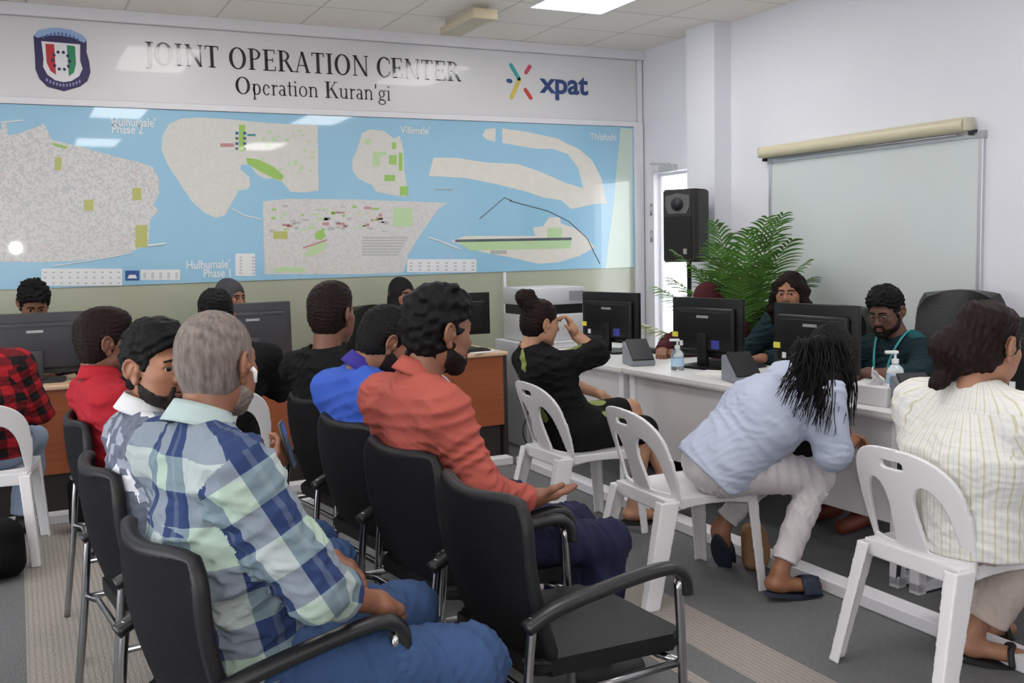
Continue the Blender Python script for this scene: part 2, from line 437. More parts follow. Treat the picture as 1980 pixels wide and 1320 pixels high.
# ---------------------------------------------------------------- sign board with lettering
YS = WY-.012
def wp(px, py): p = at(px, py, y=YS); return (p.x, p.z)
def slab(name, poly, m, parent, d=.002, y=YS):
    bm = bmesh.new(); prism(bm, poly, lambda a, b, e: (a, y-e, b), d); return obj(name, bm, m, parent)
sign = thing('sign_board', (0, 0, 0), 'long white header sign reading joint operation center above the map', 'sign')
obj('panel', bx(XL+.01, YS, 2.548, 4.935, WY-.001, 3.068, .002), MATS['header_white'], sign)
ink = mat('letter_black', (.018, .016, .016), .12, coat=.6)
def ring(cx, cy, rx, ry, tx, ty, a0=0, a1=360, n=22):
    out = []
    for i in range(n):
        q = []
        for a, s in ((i, 1), (i+1, 1), (i+1, 0), (i, 0)):
            t = math.radians(a0+(a1-a0)*a/n); q.append((cx+(rx-(0 if s else tx))*math.cos(t), cy+(ry-(0 if s else ty))*math.sin(t)))
        out.append(q)
    return out
def bar(x0, y0, x1, y1, w):                                  # slanted bar, w measured along x (or along y when level)
    if abs(y1-y0) < 1e-6: return [[(x0, y0-w/2), (x1, y0-w/2), (x1, y0+w/2), (x0, y0+w/2)]]
    return [[(x0-w/2, y0), (x0+w/2, y0), (x1+w/2, y1), (x1-w/2, y1)]]
def st(x, w=.165, y0=0, y1=1, s=.1, up=1, dn=1):
    r = bar(x, y0, x, y1, w)
    if dn: r += bar(x-w/2-s, y0+.02, x+w/2+s, y0+.02, .04)
    if up: r += bar(x-w/2-s, y1-.02, x+w/2+s, y1-.02, .04)
    return r
GL = {
 'J': (.42, st(.24, y0=-.08, dn=0)+ring(.10, -.08, .205, .15, .13, .05, 270, 360, 8)+ring(.07, -.17, .06, .06, .06, .06, 0, 360, 10)),
 'O': (.98, ring(.47, .5, .44, .52, .17, .055)), 'I': (.42, st(.19)),
 'N': (.98, st(.17, .05, s=.1)+st(.82, .05, dn=0)+bar(.17, 1, .82, 0, .15)),
 'T': (.80, st(.38, up=0)+bar(.04, .975, .72, .975, .05)+bar(.06, .82, .06, .98, .045)+bar(.70, .82, .70, .98, .045)),
 'P': (.74, st(.19)+ring(.30, .74, .36, .26, .13, .045, -90, 90, 12)+bar(.2, .5, .32, .5, .045)+bar(.2, .977, .32, .977, .045)),
 'E': (.76, st(.19)+bar(.2, .977, .64, .977, .045)+bar(.2, .51, .54, .51, .045)+bar(.2, .023, .66, .023, .045)+bar(.63, .8, .63, .98, .045)+bar(.66, .02, .66, .22, .045)+bar(.53, .41, .53, .61, .04)),
 'R': (.86, st(.19)+ring(.30, .75, .34, .25, .13, .045, -90, 90, 12)+bar(.2, .51, .32, .51, .045)+bar(.2, .977, .32, .977, .045)+bar(.44, .52, .76, 0, .15)+bar(.68, .02, .88, .02, .04)),
 'A': (.90, bar(.12, 0, .44, 1, .05)+bar(.44, 1, .74, 0, .15)+bar(.22, .34, .64, .34, .045)+bar(.0, .02, .25, .02, .04)+bar(.60, .02, .88, .02, .04)),
 'C': (.84, ring(.48, .5, .44, .52, .17, .055, 48, 312, 20)+bar(.78, .68, .78, .9, .045)+bar(.78, .12, .78, .3, .04)),
 'K': (.88, st(.19)+bar(.3, .45, .7, 1, .055)+bar(.42, .6, .76, 0, .15)+bar(.66, .02, .9, .02, .04)+bar(.56, .98, .82, .98, .04)),
 'p': (.60, st(.15, .09, -.3, .62, .07, up=0)+bar(.02, .6, .15, .6, .05)+ring(.30, .31, .24, .33, .10, .05)),
 'e': (.52, ring(.26, .31, .23, .33, .09, .05, 20, 320, 16)+bar(.06, .36, .46, .42, .05)),
 'r': (.42, st(.14, .09, 0, .62, .07, up=0)+bar(.02, .6, .15, .6, .05)+ring(.30, .42, .16, .2, .06, .07, 40, 170, 8)),
 'a': (.50, bar(.36, 0, .36, .45, .09)+ring(.22, .44, .185, .2, .09, .05, 0, 150, 10)+ring(.22, .18, .19, .19, .08, .045)+bar(.36, .03, .48, .03, .05)),
 't': (.36, bar(.17, .05, .17, .85, .09)+bar(.02, .6, .34, .6, .05)+ring(.25, .1, .125, .1, .08, .05, 180, 300, 8)),
 'i': (.30, st(.14, .09, 0, .62, .07, up=0)+bar(.02, .6, .15, .6, .05)+ring(.14, .85, .06, .06, .06, .06)),
 'o': (.60, ring(.29, .31, .26, .33, .09, .05)),
 'n': (.64, st(.14, .09, 0, .62, .07, up=0)+bar(.02, .6, .15, .6, .05)+st(.49, .09, 0, .42, .07, up=0)+ring(.315, .42, .22, .22, .09, .06, 0, 170, 10)),
 'u': (.64, bar(.14, .2, .14, .62, .09)+bar(.48, 0, .48, .62, .09)+ring(.31, .2, .215, .21, .09, .06, 180, 360, 10)+bar(.03, .6, .14, .6, .05)+bar(.36, .6, .48, .6, .05)+bar(.48, .02, .6, .02, .04)),
 'g': (.56, ring(.26, .40, .20, .24, .08, .05)+ring(.27, -.12, .25, .17, .07, .05)+ring(.20, .10, .12, .08, .06, .05, 90, 270, 8)+bar(.16, .03, .40, .03, .07)+bar(.42, .6, .54, .6, .06)),
 "'": (.24, bar(.12, .72, .13, 1.0, .08)), ' ': (.36, [])}
def letters(name, text, p0, p1, cap, parent, track=.03):    # set between two pixels' wall points on the baseline
    (xa, za), (xb, zb) = wp(*p0), wp(*p1); w = sum(GL[c][0]+track for c in text); k = (xb-xa)/w
    x = 0
    for ch in text:
        adv, polys = GL[ch]; bm = bmesh.new()
        for q in polys:
            prism(bm, [(xa+(x+u)*k, (za+zb)/2+v*cap) for u, v in q], lambda a, b, e: (a, YS-.0005-e, b), .003)
        x += adv+track
        if polys: obj(name, bm, ink, parent)
        else: bm.free()
letters('letter', 'JOINT OPERATION CENTER', (281, 131), (892, 151), .150, sign)
letters('letter', "Operation Kuran'gi", (455, 184), (757, 192), .120, sign)
def text(name, body, x, z, size, m, parent, y, width=None, bold=0, align='LEFT'):
    c = bpy.data.curves.new(name, 'FONT'); c.body = body; c.size = size; c.extrude = .001; c.offset = bold; c.align_x = align
    o = bpy.data.objects.new(name, c); COL.objects.link(o); bpy.context.view_layer.update()
    me = bpy.data.meshes.new_from_object(o.evaluated_get(bpy.context.evaluated_depsgraph_get())); bpy.data.objects.remove(o)
    xs = [v.co.x for v in me.vertices]; k = width/(max(xs)-min(xs)) if width else 1
    for v in me.vertices: v.co = Vector((x+(v.co.x-(min(xs) if width else 0))*k, y-v.co.z, z+v.co.y))
    me.name = name; return link(name, me, m, parent)
navy = mat('logo_navy', (.02, .06, .22), .3, coat=.4)
x0, z0 = wp(1043, 178); x1, _ = wp(1137, 178)
text('lettering', 'xpat', x0, z0, .235, navy, sign, YS-.003, x1-x0, .006)
for (a, b, c_, nm) in (((988, 126), (1003, 152), (.06, .40, .42), 'logo_bar'), ((1024, 129), (1017, 140), (.60, .09, .14), 'logo_bar'), ((1004, 154), (989, 188), (.72, .55, .10), 'logo_bar'),
                       ((1016, 174), (1026, 189), (.62, .06, .05), 'logo_bar'), ((983, 156), (987, 157), (.02, .08, .27), 'logo_dot')):
    (xa, za), (xb, zb) = wp(*a), wp(*b); dx, dz = xb-xa, zb-za; L = math.hypot(dx, dz); ux, uz = dx/L, dz/L; r = .017; poly = []
    for i in range(18):
        t = math.pi*2*i/18; ca, sa = math.cos(t), math.sin(t); ex, ez = (xb, zb) if ca > 0 else (xa, za)
        poly.append((ex+r*(ux*ca-uz*sa), ez+r*(uz*ca+ux*sa)))
    slab(nm, poly, mat('logo_%d' % int(c_[0]*100+c_[1]*1000), c_, .3, coat=.4), sign, .003)
# crest
cx, czt = .366, 2.80
def shp(pts, sc=1.0, dy=0): return [(cx+p[0]*sc, czt+dy+p[1]*sc) for p in pts]
outer = [(-.163, .15), (-.10, .165), (0, .172), (.10, .16), (.160, .135), (.155, .06), (.168, 0), (.172, -.07), (.15, -.13), (.10, -.17), (0, -.205), (-.10, -.18), (-.145, -.13), (-.165, -.07), (-.163, 0)]
crest = slab('crest', shp(outer), mat('crest_navy', (.028, .018, .10), .35, coat=.3), sign, .003)
W_ = mat('crest_white', (.8, .8, .82), .4)
slab('crest_top', shp([(-.163, .15), (-.13, .185), (-.06, .205), (0, .21), (.07, .20), (.14, .17), (.160, .145), (.145, .12), (.08, .15), (0, .16), (-.08, .155), (-.14, .135)]), mat('crest_sky', (.30, .44, .68), .4), crest, .004)
inner = [(-.118, .115), (.118, .11), (.112, 0), (.124, -.05), (.10, -.10), (.05, -.135), (0, -.145), (-.05, -.135), (-.095, -.10), (-.118, -.05), (-.112, 0)]
slab('crest_field', shp(inner), W_, crest, .0045)
slab('crest_stripe', shp([(-.095, .10), (-.042, .10), (-.042, -.10), (-.075, -.075), (-.095, -.02)]), mat('crest_red', (.52, .03, .04), .4), crest, .005)
slab('crest_stripe', shp([(.035, .10), (.085, .095), (.085, -.02), (.068, -.08), (.035, -.105)]), mat('crest_green', (.02, .24, .11), .4), crest, .005)
bm = bmesh.new()
for i in range(10):
    a = i*math.pi/5; q = [(cx-.005+.052*math.cos(a)+.011*math.cos(b), czt-.005+.058*math.sin(a)+.011*math.sin(b)) for b in [j*math.pi/3 for j in range(6)]]
    prism(bm, q, lambda u, v, e: (u, YS-e, v), .0062)
obj('crest_wheel', bm, mat('crest_navy', ()), crest)
bm = bmesh.new(); rr = random.Random(3)
for i in range(11):                                          # the ribbon's own tiny unreadable lettering
    t = -1+i/5; q0 = (cx+t*.10, czt-.165+.03*t*t); prism(bm, [(q0[0]-.006, q0[1]-.010), (q0[0]+.005, q0[1]-.010), (q0[0]+.006, q0[1]+.010), (q0[0]-.005, q0[1]+.010)], lambda u, v, e: (u, YS-e, v), .0055)
obj('crest_ribbon', bm, mat('crest_lilac', (.30, .27, .50), .5), crest)
bm = bmesh.new()
for i in range(10):
    t = -1+i/4.5; q0 = (cx+t*.105, czt+.172-.03*t*t); prism(bm, [(q0[0]-.006, q0[1]-.010), (q0[0]+.005, q0[1]-.010), (q0[0]+.006, q0[1]+.008), (q0[0]-.005, q0[1]+.008)], lambda u, v, e: (u, YS-e, v), .0055)
obj('crest_ribbon', bm, mat('crest_blue', (.07, .12, .35), .5), crest)

# ---------------------------------------------------------------- the map
YM = WY-.02
def wm(px, py): p = at(px, py, y=YM); return (p.x, p.z)
mp = thing('map_board', (0, 0, 0), 'wide glossy blue wall map of islands below the white header sign', 'map')
def sea():
    g = NT('map_sea', .25); g.xyz(); n = g.noise(.8); g.b.inputs['Coat Weight'].default_value = 1; g.b.inputs['Coat Roughness'].default_value = .03
    return g.out(g.mix(n, (.27, .52, .72), (.34, .60, .78)))
def land(name, a, b, tint, scale, amt):
    g = NT(name, .3); g.xyz(); g.b.inputs['Coat Weight'].default_value = 1; g.b.inputs['Coat Roughness'].default_value = .03
    v = g.n('TexVoronoi'); v.inputs['Scale'].default_value = scale; v.distance = 'CHEBYCHEV'; g.l(g.vec, v.inputs['Vector'])
    w = g.n('TexWhiteNoise'); g.l(v.outputs['Position'], w.inputs['Vector'])
    c = g.mix(g.math('MULTIPLY', g.math('GREATER_THAN', w.outputs['Value'], .62), amt), a, b)
    c = g.mix(g.math('MULTIPLY', g.math('LESS_THAN', w.outputs['Value'], .10), amt), c, tint)
    gr = g.math('GREATER_THAN', v.outputs['Distance'], .47/scale*1.6)
    return g.out(g.mix(g.math('MULTIPLY', gr, .25), c, (.8, .8, .78)))
sea(); land('map_city', (.62, .63, .62), (.40, .41, .43), (.60, .48, .48), 80, .7); land('map_land', (.66, .64, .60), (.52, .56, .50), (.55, .66, .48), 60, .35)
land('map_town', (.62, .61, .59), (.50, .51, .51), (.58, .38, .38), 70, .55); land('map_sand', (.74, .70, .62), (.68, .65, .58), (.70, .66, .56), 20, .5)
gl = dict(coat=1)
mat('map_green', (.33, .56, .12), .3, **gl); mat('map_pale_green', (.50, .68, .38), .3, **gl); mat('map_white', (.78, .80, .82), .3, **gl); mat('map_dark', (.10, .12, .14), .3, **gl)
mat('map_olive', (.48, .50, .14), .3, **gl); mat('map_grey', (.46, .47, .47), .3, **gl); mat('map_royal', (.03, .09, .32), .3, **gl); mat('map_red', (.52, .25, .26), .3, **gl); mat('map_teal', (.03, .24, .30), .3, **gl)
mat('map_edge', (.60, .72, .62), .3, **gl)
obj('printed_sheet', bx(XL+.01, YM, 1.285, 4.893, WY-.001, 2.498), MATS['map_sea'], mp)
def isl(name, pts, m, d=.0012, smooth=0):
    poly = [wm(*p) for p in pts]
    if smooth:
        q = [Vector((a, 0, b)) for a, b in poly]; q = catmull(q+[q[0]], smooth)[:-1]; poly = [(v.x, v.z) for v in q]
    return slab(name, poly, MATS[m], mp, d, YM)
def rect(name, x0, y0, x1, y1, m, d=.002): return isl(name, [(x0, y0), (x1, y0), (x1, y1), (x0, y1)], m, d)
isl('island', [(-300, 300), (-120, 240), (5, 250), (2, 238), (12, 236), (16, 262), (35, 258), (78, 243), (84, 238), (92, 252), (100, 270), (160, 285), (225, 303), (265, 312), (295, 322), (307, 345), (308, 375), (297, 395), (306, 408), (290, 425), (287, 475), (255, 485), (215, 497), (150, 504), (80, 507), (-300, 500)], 'map_city')
for a in ((262, 435, 285, 478), (162, 386, 181, 407), (256, 363, 273, 387)): rect('park', *a, 'map_olive')
rect('park', 106, 304, 119, 329, 'map_olive'); isl('park', [(100, 276), (112, 278), (131, 284), (128, 288), (105, 282)], 'map_green', .002)
isl('island', [(312, 290), (314, 262), (327, 240), (350, 229), (390, 227), (450, 231), (520, 238), (580, 241), (614, 241), (616, 368), (590, 372), (562, 371), (546, 352), (528, 345), (512, 345), (498, 338), (482, 318), (466, 318), (465, 328), (482, 342), (484, 358), (478, 366), (462, 368), (448, 392), (435, 416), (418, 421), (397, 413), (370, 388), (345, 350), (325, 320)], 'map_land')
rect('park', 462, 241, 474, 292, 'map_green'); isl('park', [(476, 305), (500, 308), (530, 323), (549, 340), (545, 349), (530, 345), (500, 330), (478, 316)], 'map_green', .002)
for i in range(4):
    for xq in (455, 470): rect('block', xq, 255+i*10, xq+6, 260+i*10, 'map_royal' if i % 2 == 0 else 'map_dark', .003)
rect('block', 478, 259, 494, 263, 'map_teal', .003); rect('block', 426, 277, 452, 284, 'map_red', .003)
rg = random.Random(5)
for i in range(26):
    xq, yq = rg.uniform(505, 605), rg.uniform(246, 332); rect('block', xq, yq, xq+rg.uniform(3, 9), yq+rg.uniform(3, 9), 'map_pale_green', .0016)
isl('island', [(508, 389), (560, 384), (700, 386), (866, 392), (848, 403), (815, 450), (790, 490), (780, 527), (700, 530), (512, 530)], 'map_town')
rect('park', 760, 402, 797, 438, 'map_pale_green'); isl('park', [(608, 452), (616, 445), (626, 446), (630, 456), (622, 464), (610, 462)], 'map_green', .002)
isl('park', [(602, 472), (632, 466), (628, 482), (606, 496), (588, 494)], 'map_pale_green', .002); rect('park', 530, 517, 590, 526, 'map_pale_green')
for i in range(60):
    xq, yq = rg.uniform(516, 742), rg.uniform(396, 446); rect('block', xq, yq, xq+rg.uniform(4, 16), yq+rg.uniform(2, 6), rg.choice(['map_grey', 'map_grey', 'map_pale_green', 'map_red', 'map_green']), .0016)
for i in range(7): rect('block', 700, 458+i*5.5, 788-i*3, 461+i*5.5, 'map_grey', .0016)
isl('block', [(585, 478), (632, 462), (633, 465), (586, 481)], 'map_red', .003); rect('block', 528, 447, 556, 462, 'map_olive', .0014)
isl('island', [(700, 257), (716, 250), (742, 253), (762, 268), (773, 262), (780, 290), (782, 330), (788, 368), (784, 381), (760, 377), (727, 370), (720, 358), (692, 345), (682, 330), (681, 310), (690, 290)], 'map_land')
for a in ((721, 293, 735, 321), (735, 293, 747, 300), (752, 300, 767, 318), (743, 338, 764, 350), (773, 360, 789, 378), (706, 268, 716, 280), (758, 275, 766, 288), (771, 295, 778, 330)): rect('park', *a, 'map_green' if a[0] > 740 else 'map_pale_green')
isl('island', [(933, 262), (938, 250), (958, 247), (958, 274), (942, 270)], 'map_sand')
isl('island', [(971, 248), (1020, 255), (1080, 268), (1095, 277), (1118, 287), (1145, 310), (1163, 345), (1173, 394), (1126, 394), (1127, 362), (1118, 325), (1098, 298), (1070, 288), (1030, 287), (971, 276)], 'map_sand')
isl('island', [(838, 305), (882, 305), (940, 314), (1000, 317), (1040, 330), (1090, 352), (1130, 365), (1150, 394), (1105, 404), (1085, 387), (1050, 382), (1020, 371), (960, 356), (900, 344), (829, 340)], 'map_sand', .0014)
isl('island', [(872, 466), (900, 456), (1035, 456), (1030, 440), (1050, 437), (1062, 420), (1082, 420), (1085, 432), (1110, 440), (1130, 455), (1150, 478), (1120, 495), (1080, 507), (1040, 510), (985, 497), (930, 487)], 'map_sand')
isl('park', [(880, 466), (1105, 462), (1103, 480), (910, 484)], 'map_pale_green', .002); isl('block', [(880, 463), (1105, 459), (1105, 464), (880, 468)], 'map_dark', .003); rect('block', 948, 484, 980, 491, 'map_grey', .003); rect('block', 1058, 440, 1086, 462, 'map_pale_green', .0016)
def wline(name, pts, m, r=.004):
    bm = bmesh.new(); tube(bm, [(*wm(*p)[:1], YM-.001, wm(*p)[1]) for p in pts], r, 6); obj(name, bm, MATS[m], mp)
wline('breakwater', [(927, 423), (958, 397), (975, 382), (990, 388)], 'map_dark'); wline('breakwater', [(985, 388), (1060, 408), (1100, 428), (1135, 460), (1160, 510)], 'map_dark')
wline('breakwater', [(828, 459), (850, 466), (890, 482)], 'map_white', .007); wline('breakwater', [(2, 237), (45, 233)], 'map_white', .006); wline('breakwater', [(287, 475), (320, 471)], 'map_white', .008)
wline('breakwater', [(447, 403), (470, 416), (505, 424)], 'map_white', .005); wline('breakwater', [(100, 515), (200, 500), (260, 488)], 'map_white', .004)
wline('breakwater', [(842, 366), (875, 366)], 'map_grey', .004)
isl('shore_fade', [(1200, 247), (1223, 249), (1223, 516), (1170, 519), (1185, 400)], 'map_edge', .001)
for k, a in enumerate(((80, 519, 236, 552), (272, 521, 348, 541), (455, 490, 493, 533), (787, 501, 921, 526))):
    bm = bmesh.new(); n_ = max(2, int((a[2]-a[0])/15))
    for i in range(n_):
        for j in range(3 if k != 2 else 6):
            x_ = a[0]+8+i*(a[2]-a[0]-14)/max(1, n_-1)-(3 if n_ > 2 else 0); y_ = a[1]+6+j*(a[3]-a[1]-12)/(2 if k != 2 else 5)
            prism(bm, [wm(x_, y_), wm(x_+5, y_), wm(x_+5, y_+2.5), wm(x_, y_+2.5)], lambda u, v, e: (u, YM-e, v), .003, 1)
    prism(bm, [wm(a[0], a[1]), wm(a[2], a[1]), wm(a[2], a[3]), wm(a[0], a[3])], lambda u, v, e: (u, YM-e, v), .002)
    obj('legend_box', bm, [MATS['map_white'], mat('legend_ink', (.50, .44, .44), .4)], mp)
rect('map_stamp', 242, 523, 269, 542, 'map_royal', .003); isl('map_stamp', [(246, 538), (250, 531), (262, 531), (265, 538)], 'map_white', .004)
for body, px, py, sz, wd in (("Hulhumale'", 216, 243, .085, 85), ('Phase 2', 217, 257, .085, 60), ("Hulhumale'", 361, 520, .085, 84), ('Phase 1', 394, 536, .085, 52), ("Villimale'", 774, 258, .08, 57), ('Thilafushi', 1141, 270, .08, 50)):
    (xa, za), (xb, _) = wm(px, py), wm(px+wd, py); text('place_name', body, xa, za, sz, MATS['map_white'], mp, YM-.002, xb-xa, .001)
# ---------------------------------------------------------------- whiteboard, screen, speaker, palm
wbd = thing('whiteboard', (WX, 4.86, 0), 'large blank whiteboard with thin metal frame on the right wall', 'whiteboard')
obj('board', bx(-.018, -.88, .90, -.002, .88, 2.055), mat('board_white', (.66, .70, .70), .22, coat=.3), wbd)
fr = bmesh.new()
for a in ((-.905, .875, -.875, 2.08), (.875, .875, .905, 2.08), (-.875, 2.05, .875, 2.08), (-.875, .875, .875, .905)): box(fr, -.026, a[0], a[1], -.001, a[2], a[3], .003)
obj('frame', fr, mat('aluminium', (.62, .63, .66), .35, metal=.6), wbd)
for y_ in (-.89, .89):
    obj('corner', bx(-.03, y_-.025, 2.045, -.001, y_+.025, 2.09, .004), mat('corner_grey', (.42, .43, .46), .5), wbd)
scn = thing('projector_screen', (WX, 4.91, 2.13), 'beige roller projector screen case mounted above the whiteboard', 'screen')
bm = bmesh.new(); tube(bm, [(-.065, -.87, 0), (-.065, .87, 0)], .042, 20); obj('roller_case', bm, mat('case_cream', (.68, .62, .44), .38), scn, 'auto')
for y_ in (-.885, .885):
    obj('end_cap', bx(-.10, y_-.014, -.038, -.02, y_+.014, .038, .01), mat('cream_end', (.60, .56, .44), .5), scn, 'auto')
    obj('bracket', bx(-.05, y_-.012, -.062, 0, y_+.012, -.03), MATS['dark_plastic'], scn)
bm = bmesh.new(); tube(bm, [(-.06, -.80, -.052), (-.06, .80, -.052)], .006, 8); obj('pull_bar', bm, MATS['grey_metal'], scn, True)

spk = thing('loudspeaker', (4.58, 6.20, 1.345), 'black loudspeaker mounted on a pole stand in front of the glass door', 'speaker', yaw=math.radians(205))
def spk_prof(): return [(.0, -.13), (.13, -.145), (.17, -.12), (.17, .12), (.13, .145), (0, .13), (-.16, .085), (-.16, -.085)]
bm = bmesh.new(); prism(bm, spk_prof(), lambda a, b, e: (a, b, e), .54); bmesh.ops.bevel(bm, geom=list(bm.edges), offset=.010, segments=2, affect='EDGES')
obj('cabinet', bm, mat('speaker_black', (.022, .021, .020), .62, bump=.2, bscale=220), spk, 'auto')
obj('grille', bx(.168, -.115, .03, .178, .115, .34, .004), mat('grille_black', (.010, .010, .010), .7, bump=.8, bscale=500), spk)
bm = bmesh.new(); prism(bm, [(.0, -.075), (.05, -.10), (.13, -.10), (.15, 0), (.13, .10), (.05, .10), (0, .075)], lambda a, b, e: (.168+e, b, .36+a), .008); obj('horn', bm, mat('horn_grey', (.10, .10, .10), .4), spk)
bm = bmesh.new(); lathe(bm, [(.02, 0), (.045, .004), (.05, .008)], (0, 0, 0), 18); bmesh.ops.transform(bm, matrix=Matrix.Translation((.176, 0, .43)) @ Matrix.Rotation(math.pi/2, 4, 'Y'), verts=bm.verts); obj('tweeter', bm, MATS['dark_plastic'], spk, True)
obj('badge', bx(.176, .05, .06, .182, .08, .10), mat('badge_grey', (.30, .30, .30), .4), spk)
bm = bmesh.new(); tube(bm, [(.15, .135, .035), (.20, .17, .035), (.21, .28, .04)], .012); obj('side_handle', bm, MATS['black_plastic'], spk, True)
std = thing('speaker_stand', (4.58, 6.20, 0), 'black tripod pole carrying the loudspeaker by the door', 'stand')
bm = bmesh.new(); tube(bm, [(0, 0, .08), (0, 0, 1.35)], .018, 12); obj('pole', bm, MATS['black_plastic'], std, True)
for k in range(3):
    a = k*2.094+.4; bm = bmesh.new(); tube(bm, [(.03*math.cos(a), .03*math.sin(a), .62), (.23*math.cos(a), .23*math.sin(a), .016)], .012, 8); obj('leg', bm, MATS['black_plastic'], std, True)
obj('collar', bx(-.035, -.035, .58, .035, .035, .68, .01), MATS['black_plastic'], std)

palm = thing('potted_palm', (4.52, 5.53, 0), 'bushy green potted palm standing between the column and the whiteboard', 'plant')
bm = bmesh.new(); lathe(bm, [(.11, 0), (.15, .28), (.16, .30), (.145, .30)], (0, 0, 0), 24); obj('pot', bm, mat('pot_brown', (.16, .09, .06), .6), palm, 'auto')
bm = bmesh.new(); lathe(bm, [(.02, .29), (.14, .295)], (0, 0, 0), 20); obj('soil', bm, mat('soil', (.05, .035, .025), .95), palm)
mat('leaf_green', (.11, .25, .05), .45, var=.5, vscale=7); mat('leaf_yellow', (.30, .38, .08), .45, var=.4, vscale=7); mat('stem_green', (.16, .22, .06), .5)
rp = random.Random(11)
fr_specs = [(3.5, 1.14, .34, .0), (2.9, .92, .50, .1), (4.0, .95, .46, 0), (3.2, 1.28, .22, 0), (4.45, 1.30, .42, 0), (4.7, 1.16, .52, .0), (4.2, 1.22, .30, 0), (5.0, .92, .55, .1), (2.2, .85, .60, .1), (5.5, 1.02, .45, 0), (1.3, .95, .45, 0), (.4, 1.05, .30, 0), (3.75, 1.05, .42, .05), (4.3, 1.02, .5, 0), (2.55, 1.1, .45, .05), (3.0, 1.0, .36, 0), (4.65, .85, .6, .1), (3.4, .78, .55, .2), (4.9, 1.32, .36, 0), (2.7, .66, .82, .2)]
for (az, hh, rad, yl) in fr_specs:
    dx, dy = math.cos(az), math.sin(az); pts = []
    for i in range(13):
        t = i/12; pts.append(Vector((dx*rad*(t**1.6), dy*rad*(t**1.6), .28+hh*1.24*(t**.85)*(1-.16*t*t))))
    bm = bmesh.new(); tube(bm, pts, [.007*(1-i/15) for i in range(13)], 6, mi=1)
    nl = 22
    for k in range(nl):
        t = .34+.66*k/(nl-1); q = t*12; i = min(int(q), 11); p = pts[i].lerp(pts[i+1], q-i); tg = (pts[i+1]-pts[i]).normalized(); sd = tg.cross(Vector((0, 0, 1))).normalized(); up = sd.cross(tg)
        L = .23*(math.sin(math.pi*(.18+.75*(t-.34)/.66))+.15)
        for s in (-1, 1):
            d = (sd*s*.8+tg*.75+up*.12+Vector((rp.uniform(-.1, .1), rp.uniform(-.1, .1), rp.uniform(-.12, .06)))).normalized(); w = .0085
            nrm = d.cross(up).normalized(); prev = None; n4 = 4
            for j in range(n4+1):
                f = j/n4; c_ = p+d*L*f+Vector((0, 0, -.35*L*f*f)); ww = w*(math.sin(math.pi*min(.95, .18+f*.78)))+.0008
                cur = (bm.verts.new(c_-nrm*ww), bm.verts.new(c_+up*ww*.35), bm.verts.new(c_+nrm*ww))
                if prev:
                    bm.faces.new((prev[0], cur[0], cur[1], prev[1])); bm.faces.new((prev[1], cur[1], cur[2], prev[2]))
                prev = cur
    obj('frond', bm, [MATS['leaf_yellow' if yl > .1 else 'leaf_green'], MATS['stem_green']], palm, True, recalc=False)

# ---------------------------------------------------------------- desks
mat('desk_white', (.77, .765, .76), .4); mat('desk_edge', (.50, .49, .49), .5); mat('panel_grey', (.66, .645, .66), .5)
def wood(name, a, b, rough=.35):
    g = NT(name, rough); g.xyz(); n = g.noise(1, g.scaled((1.6, 9, 42)), 5); return g.out(g.mix(n, a, b))
wood('desk_cherry', (.30, .075, .025), (.42, .125, .045)); wood('desk_maple', (.66, .45, .29), (.76, .55, .38)); mat('desk_dark', (.035, .030, .028), .6)  # last one: near-black colour of the side and kick panels
def white_desk(y0, y1, xoff, lab, yaw):
    L = y1-y0; t = thing('office_desk', (3.20+xoff, y0, 0), lab, 'desk', 'white desks in a row', yaw)
    obj('worktop', bx(0, 0, .735, .74, L, .76, .004), MATS['desk_white'], t); obj('edge_band', bx(-.004, 0, .727, .02, L, .737), MATS['desk_edge'], t)
    obj('modesty_panel', bx(.05, .07, .27, .068, L-.07, .725, .003), MATS['panel_grey'], t)
    for y_ in (.02, L-.07):
        for x_ in (.03, .66): obj('leg', bx(x_, y_, 0, x_+.05, y_+.05, .73, .004), MATS['frame_white'], t)
        obj('foot_rail', bx(.03, y_, .01, .71, y_+.05, .05, .004), MATS['frame_white'], t)
    return t
white_desk(4.985, 6.18, -.02, 'white desk at the far end of the row by the wall', math.radians(1.2))
white_desk(2.965, 4.975, .06, 'middle white desk of the row, in front of the man with glasses', math.radians(2.0))
white_desk(.95, 2.955, .12, 'white desk nearest the camera at the right edge', math.radians(1.6))
def cherry_desk(x0, x1, lab):
    L = x1-x0; t = thing('office_desk', (x0, 6.25, 0), lab, 'desk', 'wooden desks along the map wall')
    obj('worktop', bx(0, 0, .732, L, .66, .76, .008), MATS['desk_maple'], t)
    obj('front_panel', bx(.03, .03, .24, L-.03, .048, .732), MATS['desk_cherry'], t); obj('kick_panel', bx(.05, .06, .0, L-.05, .075, .24), MATS['desk_dark'], t)
    for x_ in (0, L-.03): obj('side_panel', bx(x_, .03, 0, x_+.03, .62, .732, .002), MATS['desk_dark'], t)
    return t
cherry_desk(1.70, 3.06, 'reddish wooden desk at the right end of its row, beside the bun woman')
cherry_desk(.32, 1.68, 'reddish wooden desk in the middle, between the black shirt man and the red shirt man')
cherry_desk(-1.06, .30, 'reddish wooden desk at the left end holding the broad black monitor')
tr = bx(3.00, 1.2, 0, 3.10, 6.05, .055, .006); tag(obj('cable_trunking', tr, MATS['frame_white']), 'white floor trunking running along under the white desks', 'trunking')
tr = bx(-1.2, 6.05, 0, 2.98, 6.15, .055, .006); tag(obj('cable_trunking', tr, MATS['frame_white']), 'white floor trunking running along the wooden desks', 'trunking')

